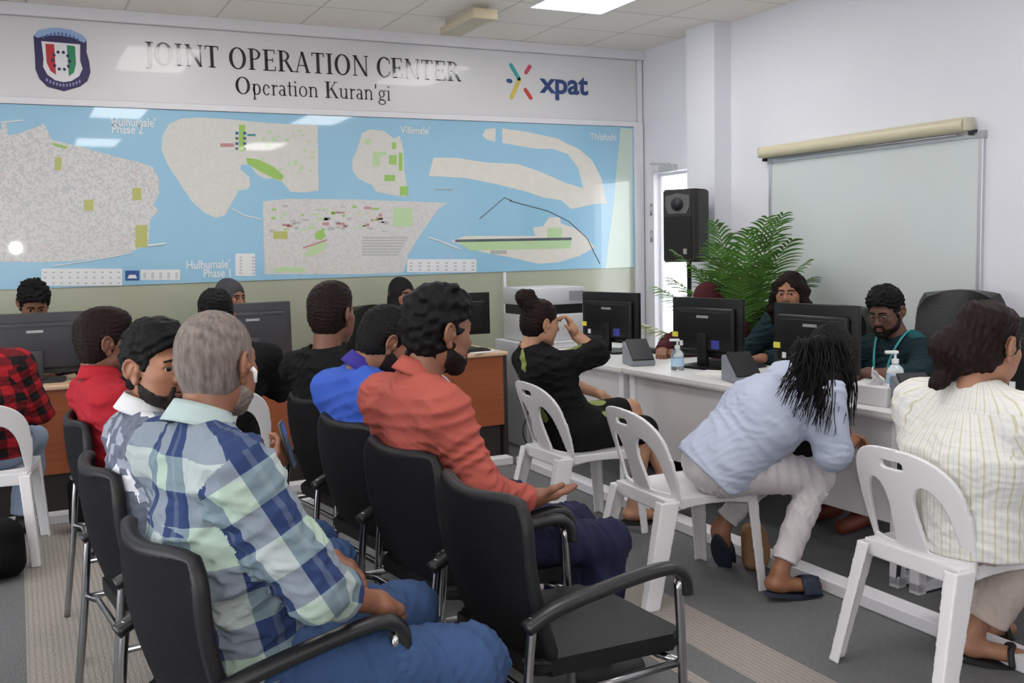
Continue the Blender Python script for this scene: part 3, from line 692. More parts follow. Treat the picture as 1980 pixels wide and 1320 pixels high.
# ---------------------------------------------------------------- monitors
mat('monitor_black', (.007, .007, .008), .4, spec=.3); mat('monitor_grey', (.04, .04, .048), .45); mat('logo_silver', (.55, .55, .57), .3, metal=.6); mat('sticker_yellow', (.72, .66, .08), .5); mat('sticker_blue', (.04, .05, .30), .5); mat('sticker_white', (.7, .72, .75), .5); mat('screen_glow', (.03, .05, .09), .2)
def monitor(loc, yaw, lab, w=.54, h=.34, base=.0, stick=True, m='monitor_black', group=None, name='computer_monitor'):
    t = thing(name, loc, lab, 'monitor', group, yaw); zt = 1.168-.76+(h-.34)*.0; zb = zt-h               # +x of the monitor is its screen side
    obj('screen_housing', bx(-.012, -w/2, zb, .018, w/2, zt, .006), MATS[m], t, 'auto')
    obj('back_cover', bx(-.042, -w/2+.04, zb+.03, -.010, w/2-.04, zt-.055, .018, 3), MATS[m], t, 'auto')
    obj('screen', bx(.0175, -w/2+.012, zb+.02, .0195, w/2-.012, zt-.012), MATS['screen_glow'], t)
    obj('brand_mark', bx(-.0445, -.045, zt-.115, -.041, .045, zt-.10), MATS['logo_silver'], t)
    obj('vent', bx(-.0435, -w/2+.08, zt-.083, -.040, w/2-.08, zt-.078), MATS['dark_plastic'], t)
    bm = bmesh.new(); box(bm, -.055, -.035, .012, -.022, .035, zb+.14, .008); obj('neck', bm, MATS[m], t, 'auto')
    bm = bmesh.new(); prism(bm, [(-.11+.0, -.13), (-.06, -.15), (.10, -.15), (.13, -.10), (.13, .10), (.10, .15), (-.06, .15), (-.11, .13)], lambda a, b, e: (a, b, e), .014); bmesh.ops.bevel(bm, geom=list(bm.edges), offset=.004, segments=2, affect='EDGES'); obj('base', bm, MATS[m], t, 'auto')
    if stick:
        obj('sticker', bx(-.0455, w/2-.075, zb+.105, -.0415, w/2-.03, zb+.135), MATS['sticker_yellow'], t); obj('sticker', bx(-.0455, w/2-.115, zb+.055, -.0415, w/2-.09, zb+.085), MATS['sticker_white'], t)
        obj('port_panel', bx(-.0455, -.13, zb+.05, -.0415, -.07, zb+.10), MATS['sticker_blue'], t)
    return t
g_ = 'monitors on the white desks'
monitor((3.60, 5.76, .76), math.radians(12), 'black monitor on the far white desk, beside the bun woman’s elbow', group=g_)
monitor((3.60, 4.70, .76), math.radians(10), 'black monitor with yellow sticker hiding the maroon headscarf person', group=g_)
monitor((3.62, 3.84, .76), math.radians(6), 'black monitor with yellow sticker behind the leaning woman’s hair', group=g_)
monitor((3.60, 2.49, .76), math.radians(8), 'black monitor cut by the right edge behind the striped shirt woman', group=g_)
monitor((.08, 6.50, .76), math.radians(86), 'broad black monitor on the left wooden desk hiding a bent head', .60, .36, stick=False, m='monitor_grey')
monitor((1.34, 6.52, .76), math.radians(97), 'black monitor in front of the grey headscarf woman', .54, .36, stick=False, m='monitor_grey')
monitor((2.80, 6.55, .76), math.radians(84), 'black monitor right of the coral shirt man’s face', .50, .30, stick=False, m='monitor_black')
# ---------------------------------------------------------------- chairs
mat('chair_fabric', (.007, .007, .009), .85, bump=.35, bscale=420, spec=.18); mat('chair_vinyl', (.008, .008, .009), .5, bump=.1, bscale=120, spec=.3); mat('tube_grey', (.40, .40, .41), .22, metal=1)
def rounded_rect(x0, y0, x1, y1, r, n=6):
    out = []
    for cx_, cy_, a in ((x1-r, y1-r, 0), (x0+r, y1-r, 90), (x0+r, y0+r, 180), (x1-r, y0+r, 270)):
        for i in range(n+1):
            t = math.radians(a+90*i/n); out.append((cx_+r*math.cos(t), cy_+r*math.sin(t)))
    return out
def armchair():
    t = thing('visitor_armchair', (0, 0, 0), '', 'chair')
    bm = bmesh.new(); prism(bm, rounded_rect(-.245, -.235, .25, .235, .055), lambda a, b, e: (a, b, .412+e-.018*max(0, (a-.05)/.2)**2+.006*(a < -.15)), .046); bmesh.ops.bevel(bm, geom=[e for e in bm.edges if abs((e.verts[0].co-e.verts[1].co).z) < .03], offset=.014, segments=3, affect='EDGES')
    obj('seat', bm, MATS['chair_vinyl'], t, 'auto')
    def back(u, v):
        z = .455+.425*v; s = 2*u-1; top = max(0, (v-.80)/.20); bot = max(0, (.12-v)/.12)
        w = .236*(1-.13*top**2.2-.12*bot**2)
        return (-.225-.075*v+.05*math.sin(math.pi*v)*-.5+.045*s*s, s*w, z-.022*top*(1-(s*s))*1.0-.02*top*abs(s)**6)
    obj('backrest', sheet(bmesh.new(), back, 16, 16, .034), MATS['chair_fabric'], t, 'auto')
    bm = bmesh.new(); edge = [back(0, j/14) for j in range(15)]+[back(i/14, 1) for i in range(1, 15)]+[back(1, 1-j/14) for j in range(1, 15)]
    tube(bm, edge, .019, 8); obj('back_rim', bm, mat('rim_black', (.012, .012, .014), .5, spec=.3), t, True)
    for s in (-1, 1):
        bm = bmesh.new(); tube(bm, catmull([(-.335, s*.275, 0), (-.295, s*.272, .30), (-.275, s*.270, .50), (-.262, s*.270, .60)], 5), .0125, 10); obj('leg', bm, MATS['tube_grey'], t, True)
        bm = bmesh.new(); tube(bm, catmull([(.195, s*.285, 0), (.185, s*.282, .40), (.175, s*.280, .615)], 5), .0125, 10); obj('leg', bm, MATS['tube_grey'], t, True)
        bm = bmesh.new(); tube(bm, catmull([(-.285, s*.272, .575), (-.20, s*.276, .610), (-.04, s*.280, .638), (.09, s*.281, .652), (.16, s*.281, .648), (.192, s*.281, .620), (.200, s*.281, .575)], 6), .0185, 10, flat=((0, 1, 0), 1.35)); obj('armrest', bm, MATS['black_plastic'], t, True)
    bm = bmesh.new()
    for x_ in (-.285, .188): tube(bm, [(x_, -.275, .385), (x_*.9, -.20, .385), (x_*.9, .20, .385), (x_, .275, .385)], .011, 8)
    for s in (-1, 1): tube(bm, [(-.285, s*.272, .38), (.188, s*.272, .385)], .011, 8)
    obj('seat_frame', bm, MATS['tube_grey'], t, True); return t
AC = armchair(); AC['label'] = 'black armchair holding the grey haired man in the checked shirt'; AC['group'] = 'black visitor armchairs'
AC.location = (.50, 2.36, 0); AC.rotation_euler.z = math.radians(12)
for x_, y_, yw, lab in ((.45, 3.25, 6, 'black armchair of the young man looking round, middle of the left row'), (.445, 4.19, 2, 'black armchair under the red shirt man, farthest of the left row'),
                        (1.32, 2.37, 3, 'empty black armchair in the foreground with both armrests showing'), (1.318, 3.0, 8, 'black armchair holding the man in the coral shirt'),
                        (1.315, 3.57, 8, 'black armchair holding the man in the blue polo shirt'), (1.35, 4.20, 8, 'black armchair holding the man in the black shirt, far end of its row')):
    dup(AC, (x_, y_, 0), math.radians(yw), lab)

mat('chair_white', (.80, .79, .81), .3)
def monobloc():
    t = thing('plastic_chair', (0, 0, 0), '', 'chair'); m = MATS['chair_white']
    def surf(P):                                             # distance from the curved back sheet
        z, y = P[..., 2], P[..., 1]; tz = (z-.44)/.38
        return (P[..., 0]-(-.205-.125*tz+.95*y*y))*.93
    def outline(P):
        z, y = P[..., 2], np.abs(P[..., 1]); tz = np.clip((z-.42)/.40, 0, 1)
        w = .208+.022*np.sin(np.pi*np.clip(tz*1.1, 0, 1))
        a = (z-.62)/.19
        top = np.where(z > .62, np.sqrt(np.maximum(0, (np.abs(y)/.230))**2.6+np.maximum(a, 0)**2.6)-1, -1)*.16
        return np.maximum(np.maximum(y-w-.004, .40-z), top)
    def hole(P):
        z, y = P[..., 2], np.abs(P[..., 1])
        q = np.sqrt(((y-.118-(z-.56)*-.12)/.060)**2+(np.maximum(z-.575, 0)/.115)**2); a = (q-1)*.05
        return np.maximum(a, .462-z)
    def slot(P):
        z, y = P[..., 2], P[..., 1]; q = np.maximum(np.abs(y)-.034, 0); return np.sqrt(q*q+(z-.752)**2)-.0135
    def backf(P):
        d = np.maximum(np.abs(surf(P))-.0075, outline(P)); d = np.maximum(d, -hole(P)); return np.maximum(d, -slot(P))
    f = F(); f.fn(backf, (-.38, -.26, .38), (-.10, .26, .85))
    rim = []
    for i in range(25):                                      # a thickened outer rim
        s = -1+i/12; z = .44+.375*(1-abs(s)**3.2)**.62 if abs(s) < 1 else .44; y = .222*np.sign(s)*min(1, abs(s)*1.12) if abs(s) < .9 else .215*np.sign(s)
        rim.append((-.205-.125*(z-.44)/.38+.95*y*y, y, z))
    obj_b = sdf_obj('backrest', f, .0042, m, t)
    f = F()
    def seat(P):
        x, y, z = P[..., 0], np.abs(P[..., 1]), P[..., 2]; w = .205+.02*(x+.2)/.42
        top = .437-.012*np.clip(1-(y/.2)**2, 0, 1)*np.clip(1-((x-.0)/.22)**2, 0, 1)
        pl = np.maximum(np.abs(z-top)-.007, np.maximum(y-w, np.maximum(-.225-x, x-.222)))
        sk = np.maximum(np.maximum(np.maximum(y-w, np.maximum(-.225-x, x-.222)), -np.maximum(y-w+.013, np.maximum(-.212-x, x-.209))), np.maximum(z-.44, (.385+.022*np.clip(1-(x/.2)**2, 0, 1))-z))
        return np.minimum(pl, sk)
    f.fn(seat, (-.24, -.24, .36), (.24, .24, .46)); sdf_obj('seat', f, .0045, m, t)
    def leg(c0, c1, h0, h1, sx, sy):
        def g(P):
            tt = np.clip(P[..., 2]/.43, 0, 1); cx_ = c1[0]+(c0[0]-c1[0])*tt; cy_ = c1[1]+(c0[1]-c1[1])*tt; hx = h1[0]+(h0[0]-h1[0])*tt; hy = h1[1]+(h0[1]-h1[1])*tt
            dx, dy = P[..., 0]-cx_, P[..., 1]-cy_
            o = np.maximum(np.abs(dx)-hx, np.abs(dy)-hy); i = np.minimum(sx*dx+hx-.011, sy*dy+hy-.011)   # an L section, open inward
            return np.maximum(np.maximum(o, i), np.maximum(P[..., 2]-.435, -P[..., 2]))
        lo = (min(c0[0], c1[0])-.08, min(c0[1], c1[1])-.08, 0); hi = (max(c0[0], c1[0])+.08, max(c0[1], c1[1])+.08, .44)
        q = F(); q.fn(g, lo, hi); return q
    for s in (-1, 1):
        sdf_obj('leg', leg((-.205, s*.190), (-.315, s*.225), (.046, .026), (.034, .022), 1, -s), .005, m, t)
        sdf_obj('leg', leg((.195, s*.195), (.235, s*.222), (.026, .030), (.020, .026), -1, -s), .005, m, t)
    return t
MB = monobloc(); MB['label'] = 'white plastic chair under the woman with the hair bun'; MB['group'] = 'white plastic chairs'
MB.location = (2.60, 4.47, 0); MB.rotation_euler.z = math.radians(-1)
for x_, y_, yw, lab in ((2.56, 3.51, -3, 'white plastic chair of the leaning woman in light blue'), (2.85, 2.33, -2, 'white plastic chair nearest the camera under the striped shirt woman'),
                        (-.19, 5.62, 84, 'white plastic chair of the red and black checked shirt person at the left edge'), (.95, 5.42, 80, 'white plastic chair behind the grey haired man’s head'),
                        (2.02, 5.50, 80, 'white plastic chair half hidden beyond the coral shirt man')):
    dup(MB, (x_, y_, 0), math.radians(yw), lab)

mat('leather_black', (.014, .013, .013), .4, bump=.15, bscale=60)
def office_chair(loc, yaw, lab, top=1.18):
    t = thing('office_chair', loc, lab, 'chair', 'black office chairs', yaw)
    obj('seat', bx(-.24, -.25, .43, .25, .25, .51, .03, 3), MATS['leather_black'], t, 'auto')
    def back(u, v):
        s = 2*u-1; w = .25*(1-.25*max(0, (v-.75)/.25)**2.5)+.02*math.sin(v*6); return (-.24-.10*v+.05*s*s-.02*math.sin(math.pi*v), s*w, .50+(top-.50)*v-.03*max(0, (v-.8)/.2)*s*s)
    obj('backrest', sheet(bmesh.new(), back, 14, 14, .07), MATS['leather_black'], t, 'auto')
    bm = bmesh.new(); tube(bm, [(0, 0, .10), (0, 0, .43)], .03); obj('gas_lift', bm, MATS['black_plastic'], t, True)
    for s in (-1, 1):
        bm = bmesh.new(); tube(bm, catmull([(-.2, s*.27, .50), (-.18, s*.29, .64), (-.05, s*.30, .69), (.12, s*.30, .69), (.16, s*.29, .60)], 5), .018, 8, flat=((0, 1, 0), 1.4)); obj('armrest', bm, MATS['black_plastic'], t, True)
    for k in range(5):
        a = k*2*math.pi/5; bm = bmesh.new(); tube(bm, [(.03*math.cos(a), .03*math.sin(a), .11), (.29*math.cos(a), .29*math.sin(a), .07)], [.028, .018], 8); tube(bm, [(.29*math.cos(a), .29*math.sin(a)-.015, .03), (.29*math.cos(a), .29*math.sin(a)+.015, .03)], .03, 10); obj('leg', bm, MATS['black_plastic'], t, True)
    return t
OC = office_chair((4.36, 3.70, 0), math.radians(202), 'tall black office chair of the man with glasses and lanyard', 1.20)
OC = office_chair((4.36, 5.30, 0), math.radians(200), 'black office chair of the maroon headscarf person', 1.07)
for x_, y_, yw, lab in ((4.42, 4.72, 190, 'black office chair of the wavy haired woman'), (.10, 7.02, -92, 'black office chair against the map wall at the left edge'),
                        (1.34, 7.02, -80, 'black office chair of the grey headscarf woman'), (2.44, 7.02, -90, 'black office chair of the black headscarf woman')):
    dup(OC, (x_, y_, 0), math.radians(yw), lab)

# ---------------------------------------------------------------- people
def skin(name, c): return mat(name, c, .5, var=.10, vscale=22, bump=.06, bscale=500, sss=.12)
def hairmat(name, c, rough=.68, var=.5):
    if name in MATS: return MATS[name]
    g = NT(name, rough); g.xyz(); n = g.noise(1, g.scaled((90, 90, 26)), 3); n2 = g.noise(14)
    c0 = g.mix(n, tuple(q*(1-var) for q in c), tuple(min(1, q*(1+var*1.4)) for q in c)); g.b.inputs['Specular IOR Level'].default_value = .13; g.bump(n, .7, .004); return g.out(c0)
def cloth(name, c, rough=.85, var=.12, folds=.25):
    if name in MATS: return MATS[name]
    g = NT(name, rough); g.xyz(); n = g.noise(6); w = g.noise(600); f_ = g.noise(1, g.scaled((14, 14, 9)), 2)
    g.b.inputs['Specular IOR Level'].default_value = .2
    g.bump(g.math('ADD', g.math('MULTIPLY', w, .06), g.math('MULTIPLY', f_, folds)), .6, .03)
    return g.out(g.mix(n, tuple(q*(1-var) for q in c), tuple(min(1, q*(1+var)) for q in c)))
def patterned(name, kind):
    g = NT(name, .85); u, v, _ = g.xyz('puv')[:3]; g.b.inputs['Specular IOR Level'].default_value = .2
    if kind == 'check':                                      # big gingham: mint, slate, navy
        p = .150; a = g.math('GREATER_THAN', g.fract(g.math('ADD', u, 30.02), p), .5); b = g.math('GREATER_THAN', g.fract(g.math('ADD', v, 30.0), p), .5)
        a2 = g.band(g.fract(g.math('ADD', u, 30.02), p), .70, .80); li = g.mix(g.math('GREATER_THAN', g.fract(g.math('ADD', g.math('ADD', u, v), 60.0), p*2), .5), (.36, .46, .39), (.37, .42, .42))
        c = g.mix(a, li, (.16, .22, .26)); c2 = g.mix(a, (.20, .235, .285), (.025, .045, .125)); c = g.mix(b, c, c2); c = g.mix(g.math('MULTIPLY', a2, .12), c, (.4, .45, .5))
    elif kind == 'lumber':
        p = .088; a = g.math('GREATER_THAN', g.fract(g.math('ADD', u, 30.0), p), .5); b = g.math('GREATER_THAN', g.fract(g.math('ADD', v, 30.0), p), .5)
        c = g.mix(b, g.mix(a, (.38, .015, .022), (.13, .010, .014)), g.mix(a, (.14, .010, .014), (.012, .010, .012)))
    elif kind == 'stripe':
        p = .027; q = g.fract(g.math('ADD', u, 30.0), p); a = g.band(q, 0, .14); q2 = g.fract(g.math('ADD', u, 30.0135), p); b = g.band(q2, 0, .10); w = g.band(g.fract(g.math('ADD', v, 30.0), .05), 0, .07)
        c = g.mix(a, (.76, .75, .72), (.62, .585, .43)); c = g.mix(g.math('MULTIPLY', b, .5), c, (.60, .61, .66)); c = g.mix(g.math('MULTIPLY', w, .3), c, (.55, .55, .52))
    elif kind == 'patch':                                    # grey printed shirt with white side panels
        vo = g.n('TexVoronoi'); vo.distance = 'CHEBYCHEV'; vo.inputs['Scale'].default_value = 22; g.l(g.vec, vo.inputs['Vector']); w = g.n('TexWhiteNoise'); g.l(vo.outputs['Position'], w.inputs['Vector'])
        n = g.noise(60); c = g.mix(g.math('GREATER_THAN', w.outputs['Value'], .55), g.mix(n, (.06, .07, .10), (.19, .21, .27)), g.mix(n, (.24, .27, .34), (.36, .39, .47))); c = g.mix(g.math('GREATER_THAN', w.outputs['Value'], .86), c, (.72, .73, .77))
    elif kind == 'leafprint':
        vo = g.n('TexVoronoi'); vo.inputs['Scale'].default_value = 6.5; g.l(g.scaled((1, .55, 1)), vo.inputs['Vector']); w = g.n('TexWhiteNoise'); g.l(vo.outputs['Position'], w.inputs['Vector'])
        c = g.mix(g.math('MULTIPLY', g.math('LESS_THAN', vo.outputs['Distance'], .30), g.math('GREATER_THAN', w.outputs['Value'], .55)), (.006, .006, .007), (.27, .33, .10))
    n = g.noise(700, None, 2); a_ = g.n('TexCoord'); nf = g.n('TexNoise'); nf.inputs['Scale'].default_value = 12; g.l(a_.outputs['Object'], nf.inputs['Vector'])
    g.bump(g.math('ADD', g.math('MULTIPLY', n, .04), g.math('MULTIPLY', nf.outputs[0], .25)), .6, .03); return g.out(c)

def frame(yaw, pitch=0, roll=0):                             # columns: forward, left, up
    return Matrix.Rotation(math.radians(yaw), 3, 'Z') @ Matrix.Rotation(math.radians(-pitch), 3, 'Y') @ Matrix.Rotation(math.radians(roll), 3, 'X')
def head_sdf(jaw=1.0, fem=0, ears=True, nose=1.0):
    f = F(); k = .03
    f.ell((-.014, 0, .030), (.097, .077, .088), k=k); f.ell((.028, 0, -.030), (.066, .064*jaw, .082), k=.04)
    f.cone((.010, .040*jaw, -.072), (.072, .016, -.106), .028, .017, k=.03); f.cone((.010, -.040*jaw, -.072), (.072, -.016, -.106), .028, .017, k=.03)
    f.ell((.078, 0, -.103), (.020, .022, .017), k=.02)
    for s in (-1, 1): f.ell((.056, s*.043, -.020), (.028, .024, .020), k=.025); f.ell((.050, s*.035, -.060), (.030, .026, .032), k=.03)
    f.cone((.078, -.034, .024), (.078, .034, .024), .014-.003*fem, k=.02)
    f.cone((.092, 0, .012), (.112, 0, -.027), .0085*nose, .0135*nose, k=.014)
    for s in (-1, 1): f.ell((.100, s*.0125*nose, -.033), (.013, .0095, .0095), k=.008)
    for s in (-1, 1): f.ell((.100, s*.032, .003), (.022, .019, .0125), k=.014, op='s')
    for s in (-1, 1): f.cone((.089, s*.016, .0135), (.081, s*.047, .0105), .0058, .005, k=.006); f.cone((.088, s*.018, -.0085), (.082, s*.045, -.006), .0045, k=.006)
    f.cone((.090, -.019, -.064), (.090, .019, -.064), .0075, k=.006); f.cone((.097, -.008, -.0635), (.097, .008, -.0635), .0065, k=.006)
    f.cone((.0895, -.015, -.0755), (.0895, .015, -.0755), .0080, k=.006); f.cone((.0945, -.006, -.0755), (.0945, .006, -.0755), .0065, k=.006)
    f.ell((.101, 0, -.0695), (.012, .020, .0015), k=.003, op='s')
    if ears:
        for s in (-1, 1):
            A = frame(s*-24, 8); ax = [list(A.col[i]) for i in range(3)]
            f.ell((-.012, s*.081, -.008), (.023, .0065, .031), ax, k=.006); ec = Vector((-.012, s*.086, -.006)); prev = None
            for t in range(-40, 231, 30):                    # the helix, then the inner ridge and the lobe
                p = ec+A @ Vector((.0225*math.cos(math.radians(t)), s*.002, .030*math.sin(math.radians(t))))
                if prev is not None: f.cone(prev, p, .0048, .0046, k=.004)
                prev = p
            f.cone(ec+A @ Vector((.008, s*.001, .012)), ec+A @ Vector((-.010, s*.001, -.014)), .0042, k=.004); f.ell((.0065, s*.083, -.010), (.006, .007, .009), k=.005); f.ell((-.004, s*.080, -.041), (.010, .007, .011), k=.008)
    f.cone((-.028, 0, -.05), (-.040, 0, -.145), .056-.006*fem, .056-.006*fem, k=.03)
    return f
def hair_sdf(style):
    f = F(); P = style.get('vol', 0)
    if style['kind'] in ('short', 'crop'):
        if style['kind'] == 'crop': f.ell((-.014, 0, .031), (.1015, .0815, .0925), k=.02); f.ell((-.02, 0, -.02), (.082, .0765, .09), k=.03)
        else: f.ell((-.016, 0, .036), (.104+P*.5, .084+P*.3, .096+P), k=.02); f.ell((-.03, 0, -.02), (.078, .077, .09), k=.03); f.ell((.02, 0, .085), (.07+P, .062+P, .045+P), k=.03)
        f.ell((.119, 0, -.035), (.100, .17, .106+style.get('fore', 0)), k=.008, op='s')
        f.half((0, 0, -.054-style.get('low', 0)), (.55, 0, -.84), .008)
        for s in (-1, 1): f.ell((-.008, s*.088, -.014), (.026, .016, .036), k=.008, op='s')
        f.wave(style.get('curl', .003)*.8, style.get('freq', 420), 4, 9); f.wave(style.get('curl', .003)*.35, 75, 9)
    elif style['kind'] == 'bun':
        f.ell((-.016, 0, .034), (.103, .083, .093), k=.02); f.ell((-.04, 0, -.02), (.074, .074, .08), k=.03); f.ell((-.088, 0, .092), (.056, .056, .056), k=.012); f.ell((-.122, .010, .118), (.046, .046, .046), k=.015); f.ell((-.10, -.02, .14), (.026, .024, .030), k=.015)
        f.ell((.115, 0, -.03), (.085, .090, .108), k=.01, op='s'); f.half((0, 0, -.062), (.6, 0, -.8), .008)
        for s in (-1, 1): f.ell((-.004, s*.090, -.012), (.026, .020, .036), k=.008, op='s')
        f.wave(.0022, 330, 4, 8)
    elif style['kind'] == 'long':
        f.ell((-.018, 0, .034), (.108, .090, .097), k=.02)
        L = style.get('len', .25)
        for s in (-1, 1):
            f.cone((.025, s*.076, .03), (.012, s*.105, -.10), .034, .036, k=.03); f.cone((.01, s*.095, -.10), (-.02, s*.10, -.10-L*.6), .032, .02, k=.03); f.cone((-.04, s*.06, 0), (-.06, s*.075, -.08-L), .05, .028, k=.04)
        f.cone((-.06, 0, 0), (-.08, 0, -.1-L), .06, .04, k=.04)
        f.ell((.125, 0, -.045), (.082, .068, .112), k=.012, op='s'); f.ell((.10, 0, .03), (.03, .02, .05), k=.02, op='s'); f.wave(.004, 70, 4); f.wave(.003, 320, 7, 8)
    return f
def hijab_sdf(drape):
    f = F(); f.ell((-.018, 0, .030), (.110, .092, .103), k=.03); f.ell((-.01, 0, -.05), (.098, .090, .10), k=.05); f.cone((-.03, 0, -.08), (-.04, 0, -.17), .085, .10, k=.05)
    f.cone((-.02, -.10, -.20), (-.02, .10, -.20), .075, k=.06)
    if drape: f.cone((.02, 0, -.16), (.05, 0, -.30), .09, .08, k=.06, flat=((0, 1, 0), 1.5))
    f.ell((.125, 0, -.018), (.075, .058, .090), k=.012, op='s'); f.wave(.003, 45, 3); return f
def beard_sdf(full=1.0, jaw=1.0, lvl=0.0):
    f = head_sdf(jaw, ears=False); f.swell(.0016+.0022*full)
    f.half((-.005, 0, -.016-lvl), (.43, 0, 1), .004); f.half((-.004, 0, 0), (-1, 0, 0), .004); f.half((.02, 0, -.119), (-.75, 0, -1), .004)
    f.ell((.062, .046, -.034), (.030, .020, .026), k=.006, op='s'); f.ell((.062, -.046, -.034), (.030, .020, .026), k=.006, op='s')
    f.cone((.0955, -.022, -.0565), (.0955, .022, -.0565), .0055*full, k=.004)
    for s in (-1, 1): f.cone((.0935, s*.022, -.0565), (.087, s*.029, -.088), .0065, .010, k=.008)
    f.ell((.108, 0, -.0705), (.026, .0195, .0105), k=.003, op='s'); f.wave(.0012, 480, 2, 8); return f
def hand_np(o, d, n, s, curl=(25, 35, 25), spread=.3, res=.0034, thumb=.5, point=False, scale=1.0):
    """wrist o, direction d, back-of-hand normal n, thumb side s (unit vectors)"""
    f = F(); d, n, s = [np.array(Vector(v).normalized()) for v in (d, n, s)]; o = np.array(o, float); K = scale
    ax = [d, s, n]
    f.cone(o-d*.02, o+d*.03*K, .026*K, .030*K, k=.02, flat=(s, 1.1)); f.box(o+d*.050*K, (.046*K, .040*K, .0155*K), .0145*K, ax, k=.02); f.ell(o+d*.035*K+s*.026*K-n*.006, (.032*K, .020*K, .018*K), ax, k=.015)
    for i, (off, ln) in enumerate(((.030, .074), (.0105, .082), (-.0095, .076), (-.0285, .060))):
        p = o+d*.088*K+s*off*K-n*.001; a = 0; dir0 = d+s*(off*spread*6)*.6; dir0 /= np.linalg.norm(dir0); c3 = curl if not (point and i == 0) else (4, 6, 4)
        r = .0092*K
        for j, (frac, cv) in enumerate(zip((.46, .30, .24), c3)):
            a += math.radians(cv*(1+.10*i)); q = p+(dir0*math.cos(a)-n*math.sin(a))*ln*frac*K; f.cone(p, q, r, r*.90, k=.004 if j else .010); p = q; r *= .90
    p = o+d*.022*K+s*.034*K-n*.006; t1 = d*.62+s*.62-n*(.25+.5*thumb); t1 /= np.linalg.norm(t1); q = p+t1*.042*K; f.cone(p, q, .0125*K, .0108*K, k=.012)
    t2 = d*.88+s*.15-n*(.2+.5*thumb); t2 /= np.linalg.norm(t2); f.cone(q, q+t2*.034*K, .0108*K, .0085*K, k=.005)
    return f.mesh(res, .01)

